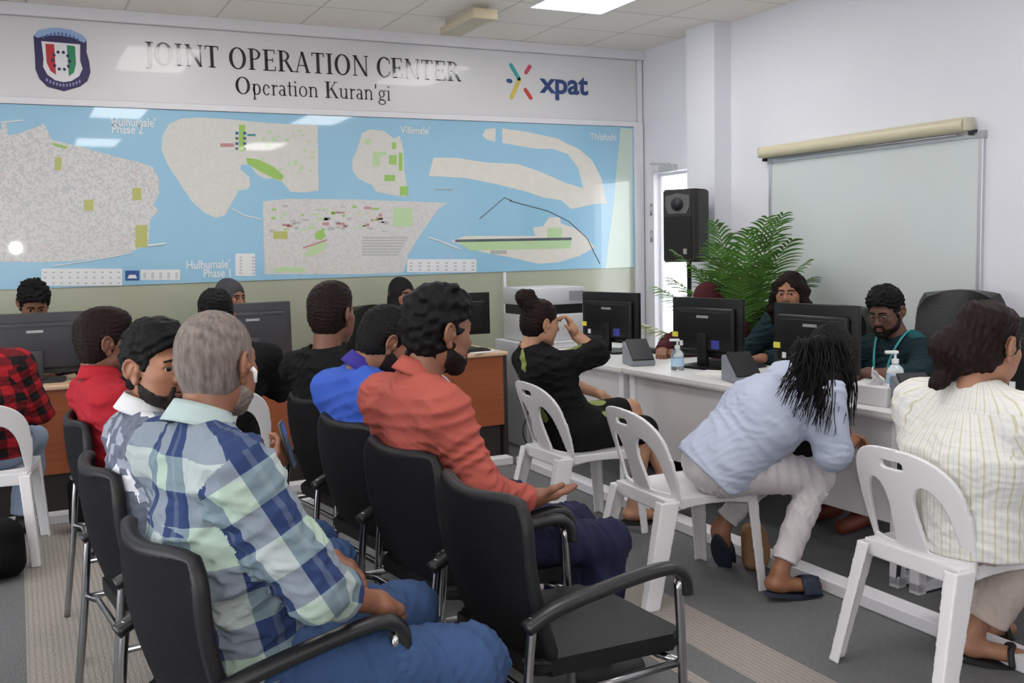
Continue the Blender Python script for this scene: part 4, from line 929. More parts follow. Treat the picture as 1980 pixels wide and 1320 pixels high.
def person(label, x, y, yaw, N, head, sh, el, wr, kn=None, an=None, toe=None, pel=None, skinm='skin_mid', shirt=None, pants=None, hair=None, hairm='hair_black', beard=None, beardm=None,
           hands=None, sleeve='long', sleeve_r=1.0, shoes='sandal', hscale=1.0, fem=0, jaw=1.0, girth=1.0, eyes=True, gaze=(1, 0, 0), collar=None, res=.0075, ref=(0, -1, 0), skirt=None, hem=.0, brow=True, group=None, chest=1.0, folds=1.0, beard_lvl=.0, nose=1.0, lips='lip_brown', extra=None):
    R = Matrix.Rotation(math.radians(yaw), 4, 'Z'); R.translation = (x, y, 0); Ri = R.inverted()
    L = lambda p: Ri @ Vector(p)
    D = lambda v: (Ri.to_3x3() @ Vector(v))
    root = thing('person', (x, y, 0), label, 'person', group, math.radians(yaw))
    N = L(N); sh = [L(p) for p in sh]; el = [L(p) for p in el]; wr = [L(p) for p in wr]; hc = L(head[0]); hm = frame(head[1]-yaw, *head[2:])      # order: left, right
    pel = L(pel) if pel else Vector((0, 0, .56)); ref = D(ref)
    kn = [L(p) for p in kn] if kn else [Vector((.43, .11, .50)), Vector((.43, -.11, .50))]
    an = [L(p) for p in an] if an else [Vector((k_.x-.02, k_.y, .10)) for k_ in kn]
    toe = [L(p) for p in toe] if toe else [Vector((a.x+.15, a.y*1.1, .035)) for a in an]
    lat = (sh[0]-sh[1]).normalized(); hip = [pel+Vector((0, .085, 0)), pel+Vector((0, -.085, 0))]; mid = pel.lerp(N, .55)+lat.cross(Vector((0, 0, 1)))*-.012
    S = MATS[skinm]; up = (N-pel).normalized(); fwd = lat.cross(up); G = girth
    # body: trunk, limbs, neck, head and hands in one mesh
    f = F()
    f.cone(pel, mid, .105*G, .105*G, k=.05, flat=(lat, 1.4)); f.cone(mid, N-up*.07, .108*G, .085, k=.05, flat=(lat, 1.45)); f.cone(sh[0], sh[1], .045, k=.05); f.cone(N-up*.03, hc+hm @ Vector((-.03, 0, -.07))*hscale, .060-.008*fem, .053-.007*fem, k=.03)
    for i in (0, 1):
        f.cone(sh[i], el[i], .047, .039, k=.03); f.cone(el[i], wr[i], .041, .0265, k=.015)
        f.cone(hip[i], kn[i], .080*G, .056, k=.04); f.cone(kn[i], an[i], .054, .034, k=.02)
        m_ = an[i].copy(); m_.z = max(.03, m_.z-.055); f.cone(m_-(toe[i]-m_).normalized()*.035, toe[i], .033, .026, k=.03, flat=((toe[i]-m_).cross(Vector((0, 0, 1))), 1.3)); f.cone(an[i], m_, .034, .036, k=.02)
    if extra: extra(f, L, D)
    parts = [(*f.mesh(res), 0)]
    hv, hq = head_sdf(jaw, fem, nose=nose).mesh(.0042 if res < .009 else .006)
    fc = hv[hq].mean(1); lip = (np.abs(fc[:, 2]+.0695) < .0115) & (fc[:, 0] > .086) & (np.abs(fc[:, 1]) < .0235)
    HM = np.array(hm); Hc = np.array(hc)
    parts.append((hv*hscale @ HM.T+Hc, hq, np.where(lip, 1, 0)))
    hands = hands or [{}, {}]
    for i in (0, 1):
        h = dict(hands[i]); d_ = D(h.pop('d')) if 'd' in h else (wr[i]-el[i]); d_ = d_.normalized(); n_ = D(h.pop('n')) if 'n' in h else Vector((0, 0, 1)); n_ = (n_-d_*n_.dot(d_)).normalized()
        s_ = d_.cross(n_)*(1 if i == 0 else -1); s_ = d_.cross(n_) if i == 0 else n_.cross(d_)
        parts.append((*hand_np(wr[i], d_, n_, s_, scale=hscale*(.94 if fem else 1), **h), 0))
    body = link('body', np_mesh('body', parts), [S, mat(lips, {'lip_brown': (.22, .075, .06), 'lip_rose': (.40, .13, .12)}[lips], .4)], root)
    def hobj(name, f, r, m, par=root):
        v, q = f.mesh(r); return link(name, np_mesh(name, [(v*hscale @ HM.T+Hc, q, 0)]), m, par)
    hp = lambda *p: hc+hm @ (Vector(p)*hscale)
    if hair:
        if hair['kind'] == 'hijab': hobj('headscarf', hijab_sdf(hair.get('drape', 1)), .0055, MATS[hairm])
        elif 'fn' in hair:
            hf = hair['fn']; inv = hm.transposed(); to = lambda p: inv @ ((L(p)-hc)/hscale)
            hobj('hair', hf(to), hair.get('res', .0045), MATS[hairm])
        else: hobj('hair', hair_sdf(hair), .0042, MATS[hairm])
    if beard: hobj('beard', beard_sdf(beard, jaw, beard_lvl), .0038, MATS[beardm or hairm])
    if eyes:
        gz = hm @ Vector(gaze).normalized()
        for s in (1, -1):
            bm = bmesh.new(); bmesh.ops.create_uvsphere(bm, u_segments=20, v_segments=14, radius=.0135*hscale)
            rot = Vector((0, 0, 1)).rotation_difference(gz).to_matrix().to_4x4(); rot.translation = hp(.0775, s*.0315, .0025)
            for f_ in bm.faces:
                cz = f_.calc_center_median().z/(.0135*hscale); f_.material_index = 2 if cz > .93 else 1 if cz > .74 else 0
            bmesh.ops.transform(bm, matrix=rot, verts=bm.verts)
            obj('eye', bm, [mat('eye_white', (.55, .51, .49), .15), mat('iris_brown', (.06, .025, .012), .12), mat('pupil', (.004, .004, .004), .08)], root, True)
            if brow:
                bm = bmesh.new(); tube(bm, catmull([hp(.0965, s*.010, .0235), hp(.0955, s*.028, .0285), hp(.083, s*.050, .0235)], 5), [.004]*5+[.0035]*5+[.0015], 6); obj('eyebrow', bm, MATS[hairm if hair and hair['kind'] not in ('hijab', 'crop') else 'hair_black'], root, True)
    # clothes
    if shirt:
        f = F(); rr = list(ref); un = np.array(up); he = np.array(pel-up*(.055+hem)); W = .052
        a_ = F().cone(pel-up*(.12+hem), mid, .140*G, .129*G*chest, flat=(lat, 1.36)).ops[0][0]
        f.att.append((he, un, .25)); f.fn(lambda P, a_=a_: np.maximum(a_(P), (he-P)@un), np.array(pel)-.26, np.maximum(np.array(mid), np.array(pel))+.22, k=.05); f.uv.append((a_, np.array(pel), np.array(mid), rr, .15))
        f.cone(mid, N-up*.095, .128*G*chest, .100, k=.06, flat=(lat, 1.50), uv=rr); f.cone(sh[0]-up*.012-lat*.02, sh[1]-up*.012+lat*.02, .066, k=.07)
        for i in (0, 1):
            f.cone(N-up*.012, sh[i], .056, .060, k=.06)
            e = el[i] if sleeve != 'short' else sh[i].lerp(el[i], .80); r0, r1 = .068*sleeve_r, (.058 if sleeve == 'long' else .066)*sleeve_r
            if sleeve == 'short':
                dd = np.array((e-sh[i]).normalized()); ee = np.array(e); a_ = F().cone(sh[i], e+(e-sh[i]).normalized()*.05, r0, r1).ops[0][0]
                f.fn(lambda P, a_=a_, dd=dd, ee=ee: np.maximum(a_(P), (P-ee)@dd), np.minimum(np.array(sh[i]), ee)-.09, np.maximum(np.array(sh[i]), ee)+.09, k=.03)
                f.uv.append((a_, np.array(sh[i]), ee, rr, .065)); f.att.append((ee, dd, .10))
            else:
                f.cone(sh[i], e, r0, r1, k=.055, uv=rr); w_ = wr[i] if sleeve == 'long' else el[i].lerp(wr[i], .45)
                dd = np.array((w_-el[i]).normalized()); ee = np.array(w_); a_ = F().cone(el[i], w_+(w_-el[i]).normalized()*.05, .056*sleeve_r, (.042 if sleeve == 'long' else .052)*sleeve_r).ops[0][0]
                f.fn(lambda P, a_=a_, dd=dd, ee=ee: np.maximum(a_(P), (P-ee)@dd), np.minimum(np.array(el[i]), ee)-.08, np.maximum(np.array(el[i]), ee)+.08, k=.02)
                f.uv.append((a_, np.array(el[i]), ee, rr, .05)); f.att.append((ee, dd, .08))
        nd = (hc+hm @ Vector((-.02, 0, -.06))-(N-up*.03)).normalized()
        f.cone(N-up*.01+nd*.02, N+nd*.12, .062, .075, k=.012, op='s'); f.wave(.004, 22, 3); f.crease(.010*folds, 44, int(x*100+y*10), 3, up); f.crease(.007*folds, 90, 5, 4); f.half((0, 0, pel.z-.088), (0, 0, -1), .01)
        so = sdf_obj('shirt', f, res*.9, MATS[shirt], root)
        if collar:
            bm = bmesh.new(); c0 = N+nd*.042; e1 = nd.cross(fwd).normalized(); e2 = e1.cross(nd); n_ = 26
            def cf(u, v):
                t = math.radians(-150+300*u)+math.pi; ca, sa = math.cos(t), math.sin(t); r = .060+.022*v
                return c0+(e2*ca*1.08+e1*sa)*r+nd*(.024-.050*v-.010*ca)
            sheet(bm, cf, n_, 4, .005); obj('collar', bm, MATS[collar], so, True)
    if pants:
        f = F(); f.cone(pel+Vector((-.015, -.045, 0)), pel+Vector((-.015, .045, 0)), .108*G, k=.05); f.cone(pel, pel+up*.06, .098*G, .098*G, k=.05, flat=(lat, 1.30))
        for i in (0, 1):
            fl_ = pants[1]; f.cone(hip[i], kn[i], .098*G, .070+fl_*.3, k=.05)
            e = kn[i].lerp(an[i], pants[2] if len(pants) > 2 else .92); dd = np.array((e-kn[i]).normalized()); ee = np.array(e); a_ = F().cone(kn[i], e+(e-kn[i]).normalized()*.05, .068+fl_*.3, .052+fl_).ops[0][0]
            f.fn(lambda P, a_=a_, dd=dd, ee=ee: np.maximum(a_(P), (P-ee)@dd), np.minimum(np.array(kn[i]), ee)-.11, np.maximum(np.array(kn[i]), ee)+.11, k=.03); f.att.append((ee, dd, .10))
        f.wave(.004, 24, 6); f.crease(.010, 50, 3, 3, (1, .3, 0)); f.crease(.006, 110, 8, 3); sdf_obj('trousers', f, res*.95, MATS[pants[0]], root)
    if skirt:
        f = F(); f.cone(pel+Vector((-.02, -.05, 0)), pel+Vector((-.02, .05, 0)), .12*G, k=.05); f.cone(pel, mid, .125, .12, k=.05, flat=(lat, 1.3))
        for i in (0, 1): f.cone(hip[i], hip[i].lerp(kn[i], skirt[1][i]), .105, .080, k=.09, uv=list(ref))
        if len(skirt) > 2: f.cone(hip[0].lerp(kn[0], .8), L(skirt[2]), .10, .12, k=.08); f.cone(hip[1].lerp(kn[1], .8), L(skirt[2]), .10, .12, k=.08)
        f.wave(.004, 28, 6); sdf_obj('skirt', f, res*.95, MATS[skirt[0]], root)
    if shoes:
        for i in (0, 1):
            m_ = an[i].copy(); m_.z = max(.03, m_.z-.055); d_ = (toe[i]-m_); dn = d_.normalized(); sd = dn.cross(Vector((0, 0, 1))).normalized(); f = F()
            if shoes[0] == 'shoe':
                f.cone(m_-dn*.04, toe[i]+dn*.012, .044, .036, k=.03, flat=(sd, 1.2)); f.cone(m_+Vector((0, 0, .02)), m_+Vector((0, 0, .05)), .045, k=.02)
                sdf_obj('shoe', f, .006, MATS[shoes[1]], root)
            else:
                upv = sd.cross(dn); so_ = bmesh.new(); pr = []
                for j in range(20):
                    t = 2*math.pi*j/20; pr.append((math.cos(t), math.sin(t)))
                c0 = m_+d_*.46-upv*.034; ln = d_.length*.5+.062
                prism(so_, pr, lambda a, b, e: c0+dn*a*ln+sd*b*(.044+.006*a)-upv*e, .018); shoe = obj('sandal', so_, MATS[shoes[1]], root, 'auto')
                st_ = bmesh.new(); tip = m_+d_*.80
                tube(st_, catmull([tip-sd*.046-upv*.03, tip-sd*.03+upv*.018-dn*.01, tip+upv*.034-dn*.0, tip+sd*.03+upv*.018-dn*.01, tip+sd*.046-upv*.03], 5), .010, 8, flat=(dn, shoes[2] if len(shoes) > 2 else 1.6)); obj('strap', st_, MATS[shoes[1]], shoe, True)
    return root, dict(L=L, D=D, hp=hp, hc=hc, hm=hm, N=N, sh=sh, el=el, wr=wr, fwd=fwd, lat=lat, up=up, kn=kn)
skin('skin_dark', (.185, .078, .047)); skin('skin_deep', (.15, .068, .045)); skin('skin_mid', (.33, .145, .080)); skin('skin_warm', (.245, .105, .060)); skin('skin_light', (.50, .265, .165)); skin('skin_tan', (.38, .185, .11))
hairmat('hair_black', (.006, .0055, .006), .6, .5); hairmat('hair_brown', (.013, .007, .006), .6, .5); hairmat('hair_grey', (.145, .120, .110), .75, .8); hairmat('stubble_grey', (.20, .16, .14), .8, .5); hairmat('beard_dark', (.016, .011, .010), .6, .5)
mat('scarf_grey', (.060, .058, .064), .85, var=.2); mat('scarf_black', (.012, .011, .013), .85, var=.2); mat('scarf_maroon', (.070, .012, .016), .85, var=.25)
patterned('check_shirt', 'check'); patterned('lumber_shirt', 'lumber'); patterned('stripe_shirt', 'stripe'); patterned('patch_shirt', 'patch'); patterned('leaf_dress', 'leafprint')
cloth('red_cloth', (.40, .018, .030)); cloth('black_cloth', (.006, .006, .007)); cloth('royal_cloth', (.045, .11, .50)); cloth('indigo_cloth', (.045, .035, .26)); cloth('coral_cloth', (.40, .090, .070)); cloth('denim', (.042, .080, .18), .9, .22); cloth('navy_cloth', (.018, .020, .052))
cloth('sky_cloth', (.52, .58, .73), .8, .04, .4); cloth('white_trouser', (.72, .68, .70), .8, .03); cloth('cream_trouser', (.56, .47, .42), .85, .06); cloth('teal_cloth', (.012, .030, .038)); cloth('denim_light', (.25, .32, .42)); cloth('white_cloth', (.7, .7, .72)); cloth('grey_cloth', (.10, .10, .11)); cloth('check_collar', (.42, .52, .52))
mat('sole_black', (.012, .011, .011), .6); mat('sole_navy', (.02, .03, .055), .6); mat('leather_red', (.22, .05, .025), .5)

# grey haired man in the checked shirt (front left)
p1, q = person('grey haired man in a mint, white and navy checked shirt', .44, 2.32, 12, (.35, 2.33, 1.085), ((.405, 2.37, 1.245), 44, -7, 0),
    [(.30, 2.50, 1.03), (.40, 2.135, 1.025)], [(.46, 2.64, .80), (.535, 2.06, .775)], [(.665, 2.50, .705), (.695, 2.17, .68)], kn=[(.90, 2.50, .515), (.92, 2.12, .515)], an=[(.93, 2.52, .10), (.95, 2.12, .10)], toe=[(1.10, 2.54, .035), (1.12, 2.12, .035)], pel=(.45, 2.34, .55),
    skinm='skin_warm', shirt='check_shirt', sleeve='threeq', sleeve_r=1.14, pants=('denim', .02, 1.0), hair={'kind': 'crop', 'curl': .001, 'fore': .01}, hairm='hair_grey', beard=.2, beard_lvl=.03, beardm='stubble_grey', shoes=('shoe', 'sole_black'),
    hands=[dict(d=(.8, -.35, -.35), n=(.2, .1, 1), curl=(20, 25, 15)), dict(d=(.72, .55, -.35), n=(.1, -.35, 1), curl=(25, 30, 20))], hscale=.98, girth=1.04, chest=1.03, res=.006, ref=(-.35, -.93, 0), collar='check_collar', gaze=(1, 0, -.2), hem=.06)
bm = bmesh.new(); e0 = q['hp'](.004, -.094, -.012); e1 = q['hp'](.016, -.098, -.045); tube(bm, [e0, q['hp'](.008, -.101, -.02), e1], [.0065, .006, .0035], 8)
eb = obj('earbud', bm, mat('earbud_white', (.8, .8, .8), .25), None, True); eb.parent = p1

# young man turning round, phone in hand
p2, q = person('young bearded man in patterned shirt turning toward the camera, holding a phone', .42, 3.15, 5, (.315, 3.15, 1.005), ((.362, 3.12, 1.168), -57, -4, 0),
    [(.29, 3.34, .935), (.33, 2.97, .935)], [(.42, 3.42, .70), (.40, 2.91, .68)], [(.60, 3.12, .80), (.625, 2.985, .825)], pel=(.38, 3.15, .55), kn=[(.84, 3.26, .51), (.84, 3.04, .51)], an=[(.88, 3.26, .1), (.88, 3.04, .1)],
    skinm='skin_mid', shirt='patch_shirt', sleeve='short', pants=('denim', .015, 1.0), hair={'kind': 'short', 'vol': .012, 'curl': .006, 'freq': 240, 'low': -.012}, hairm='hair_black', beard_lvl=.024, beard=.3, folds=.45, beardm='beard_dark', shoes=('shoe', 'sole_black'),
    hands=[dict(d=(.8, -.3, .35), n=(.3, .4, -.85), curl=(30, 35, 25), spread=.5), dict(d=(.62, -.05, .6), n=(.35, -.75, -.4), curl=(40, 45, 30), spread=.35)], res=.0065, gaze=(1, -.35, 0), collar='white_cloth', hscale=1.0)
ph = thing('mobile_phone', (.70, 2.965, .915), 'dark mobile phone held up by the young man', 'phone', yaw=math.radians(70)); 
R_ = Matrix.Rotation(math.radians(-14), 4, 'X')
obj('case', bx(-.037, -.0045, -.075, .037, .0045, .075, .004, M=R_), mat('phone_black', (.012, .012, .015), .3), ph, 'auto'); obj('screen', bx(-.033, -.006, -.069, .033, -.0043, .069, M=R_), mat('phone_screen', (.10, .13, .22), .1), ph)
obj('camera_lens', bx(-.03, .0043, .04, -.012, .0065, .066, .001, M=R_), MATS['dark_plastic'], ph)

person('man in a plain red shirt with short black hair, farthest left row', .45, 4.12, 10, (.27, 4.14, 1.005), ((.295, 4.16, 1.163), 8, -4, 0), [(.235, 4.33, .945), (.285, 3.955, .945)], [(.34, 4.40, .70), (.38, 3.90, .69)], [(.56, 4.28, .62), (.58, 4.0, .60)],
    pel=(.40, 4.14, .55), kn=[(.82, 4.24, .51), (.82, 4.02, .51)], an=[(.84, 4.24, .1), (.84, 4.02, .1)], skinm='skin_dark', shirt='red_cloth', sleeve='short', pants=('navy_cloth', .015, 1.0), hair={'kind': 'short', 'vol': .004, 'curl': .003}, hairm='hair_brown', shoes=('shoe', 'sole_black'), collar='red_cloth', res=.008)
person('man in a plain black shirt with close cropped neck, by the wooden desks', 1.26, 4.18, 16, (1.165, 4.18, 1.065), ((1.205, 4.18, 1.225), 40, -3, 0), [(1.095, 4.365, .985), (1.205, 3.99, .985)], [(1.18, 4.47, .73), (1.30, 3.92, .73)], [(1.42, 4.40, .64), (1.50, 4.02, .62)],
    pel=(1.23, 4.18, .55), kn=[(1.68, 4.36, .51), (1.70, 4.12, .51)], an=[(1.70, 4.36, .1), (1.72, 4.12, .1)], skinm='skin_dark', shirt='black_cloth', sleeve='short', pants=('grey_cloth', .015, 1.0), hair={'kind': 'short', 'vol': .003, 'curl': .003, 'low': -.006}, hairm='hair_brown', shoes=('shoe', 'sole_black'), hscale=1.04, res=.008)
_, q = person('bearded man in a royal blue polo shirt looking down', 1.30, 3.56, 14, (1.125, 3.56, 1.035), ((1.225, 3.54, 1.152), 2, -30, 0), [(1.07, 3.745, .965), (1.145, 3.375, .965)], [(1.16, 3.82, .70), (1.22, 3.31, .70)], [(1.42, 3.66, .60), (1.46, 3.45, .58)],
    pel=(1.23, 3.56, .55), kn=[(1.68, 3.68, .51), (1.68, 3.45, .51)], an=[(1.70, 3.68, .1), (1.70, 3.45, .1)], skinm='skin_warm', shirt='royal_cloth', sleeve='short', pants=('navy_cloth', .015, 1.0), hair={'kind': 'short', 'vol': .004, 'curl': .003, 'low': -.01}, hairm='hair_black', beard=.9, beard_lvl=.006, beardm='beard_dark', shoes=('shoe', 'sole_black'), collar='indigo_cloth', girth=1.05, res=.0075)
person('man in a coral shirt with thick wavy black hair and open hand', 1.34, 2.97, 10, (1.125, 2.98, 1.07), ((1.205, 2.975, 1.232), 10, -9, 0), [(1.085, 3.17, 1.0), (1.145, 2.785, .995)], [(1.16, 3.26, .75), (1.235, 2.695, .76)], [(1.40, 3.12, .65), (1.395, 2.735, .705)],
    kn=[(1.72, 3.02, .50), (1.735, 2.815, .495)], an=[(1.66, 3.04, .10), (1.68, 2.82, .10)], pel=(1.255, 2.97, .55), skinm='skin_warm', shirt='coral_cloth', sleeve='long', sleeve_r=1.02, pants=('navy_cloth', .02, 1.0), hair={'kind': 'short', 'vol': .012, 'curl': .008, 'freq': 170, 'low': .006}, hairm='hair_black', beard=.7, beard_lvl=.026, beardm='beard_dark',
    hands=[dict(d=(.9, -.2, -.2), n=(0, 0, 1)), dict(d=(.98, .14, -.04), n=(0, -.30, -.95), curl=(7, 9, 7), spread=.06, thumb=.0)], shoes=('shoe', 'sole_black'), collar='coral_cloth', hscale=1.07, girth=.98, res=.0065)

# woman with the bun
def bunleg(f, L, D): pass
person('woman in a black leaf print dress with hair in a bun, hand at her forehead', 2.56, 4.54, -12, (2.377, 4.572, 0.962), ((2.416, 4.551, 1.101), 2, -10, 4), [(2.445, 4.755, 0.889), (2.372, 4.389, 0.878)], [(2.675, 4.828, 0.748), (2.680, 4.426, 0.930)], [(2.874, 4.755, 0.664), (2.586, 4.493, 1.035)],
    kn=[(2.98, 4.58, .585), (2.95, 4.40, .50)], an=[(3.05, 4.36, .26), (2.88, 4.40, .11)], toe=[(3.13, 4.29, .16), (3.03, 4.36, .04)], pel=(2.57, 4.51, .54), skinm='skin_light', shirt='leaf_dress', sleeve='threeq', sleeve_r=.98, skirt=('leaf_dress', (.82, 1.0)), hair={'kind': 'bun'}, hairm='hair_brown', shoes=('sandal', 'sole_black'),
    hands=[{}, dict(d=(-.35, .05, .92), n=(.9, -.3, .3), curl=(30, 45, 30))], fem=1, hscale=.96, girth=1.0, res=.007, lips='lip_rose', ref=(-.4, -.9, 0))

# leaning woman in light blue
def lean_hair(to):
    f = F(); f.ell((-.018, 0, .034), (.112, .094, .100), k=.02); A = lambda px, py, y: to(at(px, py, y=y))
    for pts, r0, r1 in ((((1550, 680, 3.14), (1550, 715, 3.05), (1545, 755, 2.98)), .050, .010), (((1580, 675, 3.13), (1585, 735, 3.03), (1582, 785, 2.975)), .064, .010), (((1605, 685, 3.12), (1608, 735, 3.02), (1608, 785, 2.975)), .062, .008), (((1622, 680, 3.14), (1628, 740, 3.04), (1630, 785, 3.0)), .050, .010),
                        (((1590, 690, 3.22), (1600, 740, 3.22), (1610, 800, 3.22)), .075, .045), (((1560, 700, 3.12), (1565, 740, 3.02), (1565, 765, 2.975)), .050, .010)):
        p = [A(*q) for q in pts]; n = len(p)-1
        for i in range(n): f.cone(p[i], p[i+1], r0+(r1-r0)*i/n, r0+(r1-r0)*(i+1)/n, k=.03)
    f.wave(.004, 60, 4); f.wave(.0028, 330, 7, 8); return f
r16, q = person('woman in light blue blouse leaning forward, long black hair hanging down', 2.70, 3.34, -18, (2.985, 3.215, .925), ((3.115, 3.22, .995), -4, -50, 0), [(3.02, 3.385, .875), (2.92, 3.05, .875)], [(3.10, 3.40, .66), (2.945, 3.02, .625)], [(3.14, 3.20, .63), (3.075, 3.09, .63)],
    kn=[(3.02, 3.45, .50), (3.005, 3.175, .485)], an=[(2.80, 3.56, .21), (2.77, 3.135, .125)], toe=[(2.86, 3.60, .055), (2.945, 3.115, .04)], pel=(2.635, 3.36, .555), skinm='skin_mid', shirt='sky_cloth', sleeve='threeq', sleeve_r=1.25, pants=('white_trouser', .0, .90), hair={'kind': 'long', 'fn': lean_hair}, hairm='hair_black', shoes=('sandal', 'sole_navy', 5.0),
    hands=[dict(d=(.8, -.5, .1), n=(.3, .3, .9), curl=(30, 40, 30)), dict(d=(.85, .35, .25), n=(-.2, -.5, .85), curl=(45, 55, 40), point=True)], fem=1, hscale=.98, girth=1.16, chest=1.06, res=.0065, lips='lip_rose', hem=.02, folds=.6)
rs = random.Random(21); bm = bmesh.new()
for i in range(210):                                         # loose strands over the shoulder and down to the desk edge
    t = rs.random(); p0 = at(1540+85*t+rs.uniform(-12, 12), 668+rs.uniform(-18, 30), y=3.07+rs.uniform(-.02, .05)); e = at(1503+145*t+rs.uniform(-16, 14), 755+70*min(1, t*1.6)+rs.uniform(-30, 20), y=2.955+rs.uniform(-.015, .05))
    m = p0.lerp(e, .5)+Vector((rs.uniform(-.01, .02), -.03, rs.uniform(.0, .03))); w = Vector((rs.uniform(-.012, .012), 0, 0)); pts = [q['L'](p) for p in catmull([p0, p0.lerp(m, .5)+w, m-w, m.lerp(e, .5)+w, e], 3)]
    tube(bm, pts, [.0042*(1-.75*j/(len(pts)-1)) for j in range(len(pts))], 5)
obj('hair_strands', bm, MATS['hair_black'], r16, True)
# woman in the striped shirt
def pinned_hair(to):
    f = F(); f.ell((-.022, .0, .034), (.112, .090, .098), k=.02); f.ell((-.10, .03, -.03), (.075, .085, .075), k=.03); f.cone((-.11, .03, -.05), (-.13, .055, -.15), .055, .022, k=.03); f.ell((-.06, -.02, .07), (.075, .075, .055), k=.02); f.ell((-.05, 0, -.03), (.08, .078, .08), k=.03)
    f.ell((.115, 0, -.03), (.085, .092, .112), k=.01, op='s')
    for s in (-1, 1): f.ell((-.002, s*.090, -.012), (.024, .020, .036), k=.008, op='s')
    f.wave(.006, 55, 4); f.wave(.003, 300, 7, 8); return f
person('woman in a cream striped shirt seen from behind at the right edge', 2.70, 2.22, -4, (2.774, 2.221, 0.999), ((2.828, 2.210, 1.143), 2, -14, 0), [(2.769, 2.434, 0.920), (2.769, 2.008, 0.920)], [(2.897, 2.513, 0.669), (2.886, 1.938, 0.664)], [(3.02, 2.36, .63), (3.00, 2.10, .635)],
    kn=[(3.10, 2.36, .51), (3.10, 2.19, .51)], an=[(3.12, 2.45, .10), (2.93, 2.325, .115)], toe=[(3.24, 2.42, .035), (3.045, 2.225, .035)], pel=(2.79, 2.24, .55), skinm='skin_tan', shirt='stripe_shirt', sleeve='long', sleeve_r=1.2, pants=('cream_trouser', .035, .86), hair={'kind': 'long', 'fn': pinned_hair}, hairm='hair_brown', shoes=('sandal', 'sole_black', 1.2),
    fem=1, hscale=1.05, girth=1.12, chest=1.12, res=.0065, folds=.45, hem=.05, ref=(-.75, -.65, 0))

# staff behind the white desks
r15, q = person('bearded man with glasses in dark teal jersey and teal lanyard', 4.27, 3.86, 190, (4.245, 3.86, .955), ((4.145, 3.875, 1.105), 196, -20, 0), [(4.22, 3.665, .885), (4.215, 4.055, .885)], [(4.06, 3.60, .80), (4.05, 4.13, .80)], [(3.84, 3.66, .815), (3.83, 3.86, .80)],
    pel=(4.24, 3.86, .52), kn=[(3.86, 3.76, .50), (3.86, 3.96, .50)], an=[(3.84, 3.74, .1), (3.84, 3.96, .1)], skinm='skin_deep', shirt='teal_cloth', sleeve='threeq', pants=('denim_light', .01, 1.0), hair={'kind': 'short', 'vol': .014, 'curl': .007, 'freq': 260, 'low': -.012}, hairm='hair_black', beard=.8, beard_lvl=.018, beardm='beard_dark', shoes=('shoe', 'leather_red'),
    hands=[dict(d=(-.6, .2, .1), n=(0, .2, 1)), dict(d=(-.4, -.5, .1), n=(-.2, .2, 1))], hscale=.98, gaze=(1, 0, -.45), res=.0065, ref=(1, 0, 0))
mat('glass_rim', (.02, .018, .018), .3); mat('lens', (.95, .97, 1), .03, trans=1); mat('lanyard_teal', (.05, .36, .38), .6); mat('lanyard_blue', (.05, .12, .55), .6)
bm = bmesh.new(); hp = q['hp']
for s in (-1, 1):
    tube(bm, [hp(.104, s*(.034+.024*math.cos(a)), .000+.020*math.sin(a)) for a in [k*math.pi/10 for k in range(21)]], .0016, 6, cap=False); tube(bm, [hp(.102, s*.058, .006), hp(.06, s*.078, .008), hp(-.005, s*.086, .008)], .0017, 6)
tube(bm, [hp(.104, -.011, .004), hp(.107, 0, .007), hp(.104, .011, .004)], .0016, 6); obj('spectacles', bm, MATS['glass_rim'], r15, True)
def lanyard(root, q, m, d=.13, drop=.34):
    N, up, fw, la = q['N'], q['up'], q['fwd'], q['lat']; bm = bmesh.new()
    for s in (-1, 1): tube(bm, catmull([N+la*s*.062+up*.045-fw*.02, N+la*s*.085+up*.030+fw*.07, N+la*s*.055-up*.10+fw*(d+.01), N+la*s*.012-up*drop+fw*(d+.035)], 6), .0035, 6, flat=(la, 2.2))
    obj('lanyard', bm, m, root, True)
lanyard(r15, q, MATS['lanyard_teal'])
pt = q['N']-q['up']*.16+q['fwd']*.128-q['lat']*-.085; bm = bmesh.new(); bmesh.ops.create_uvsphere(bm, u_segments=12, v_segments=8, radius=.017)
bmesh.ops.transform(bm, matrix=Matrix.Translation(pt) @ Matrix.Diagonal((.35, 1, 1.2, 1)), verts=bm.verts); obj('shirt_badge', bm, mat('badge_white', (.6, .62, .6), .5), r15, True)
for y_ in (-1, 1):                                           # lighter teal shoulder yokes of the jersey
    s_ = q['sh'][0 if y_ > 0 else 1]; f = F(); f.cone(q['N']+q['lat']*y_*.075-q['up']*.012, s_+q['lat']*y_*.01-q['up']*.005, .0625, .0690, k=.02); f.half(s_-q['up']*-.012, -q['up'], .01); sdf_obj('yoke', f, .006, cloth('yoke_teal', (.015, .105, .115)), r15)
r14, q = person('woman with long wavy dark hair and blue lanyard peering over a black monitor', 4.38, 4.74, 200, (4.33, 4.75, .995), ((4.255, 4.735, 1.172), 214, -6, 0), [(4.33, 4.57, .955), (4.27, 4.92, .955)], [(4.18, 4.52, .80), (4.12, 4.98, .80)], [(3.95, 4.60, .80), (3.92, 4.86, .80)], pel=(4.36, 4.76, .54), kn=[(3.95, 4.66, .5), (3.95, 4.86, .5)], an=[(3.93, 4.66, .1), (3.93, 4.86, .1)],
    skinm='skin_mid', shirt='teal_cloth', sleeve='long', pants=('cream_trouser', .02, 1.0), hair={'kind': 'long', 'len': .22}, hairm='hair_brown', shoes=('shoe', 'leather_red'), fem=1, hscale=.99, gaze=(1, .1, -.15), lips='lip_rose', res=.008)
lanyard(r14, q, MATS['lanyard_blue'])
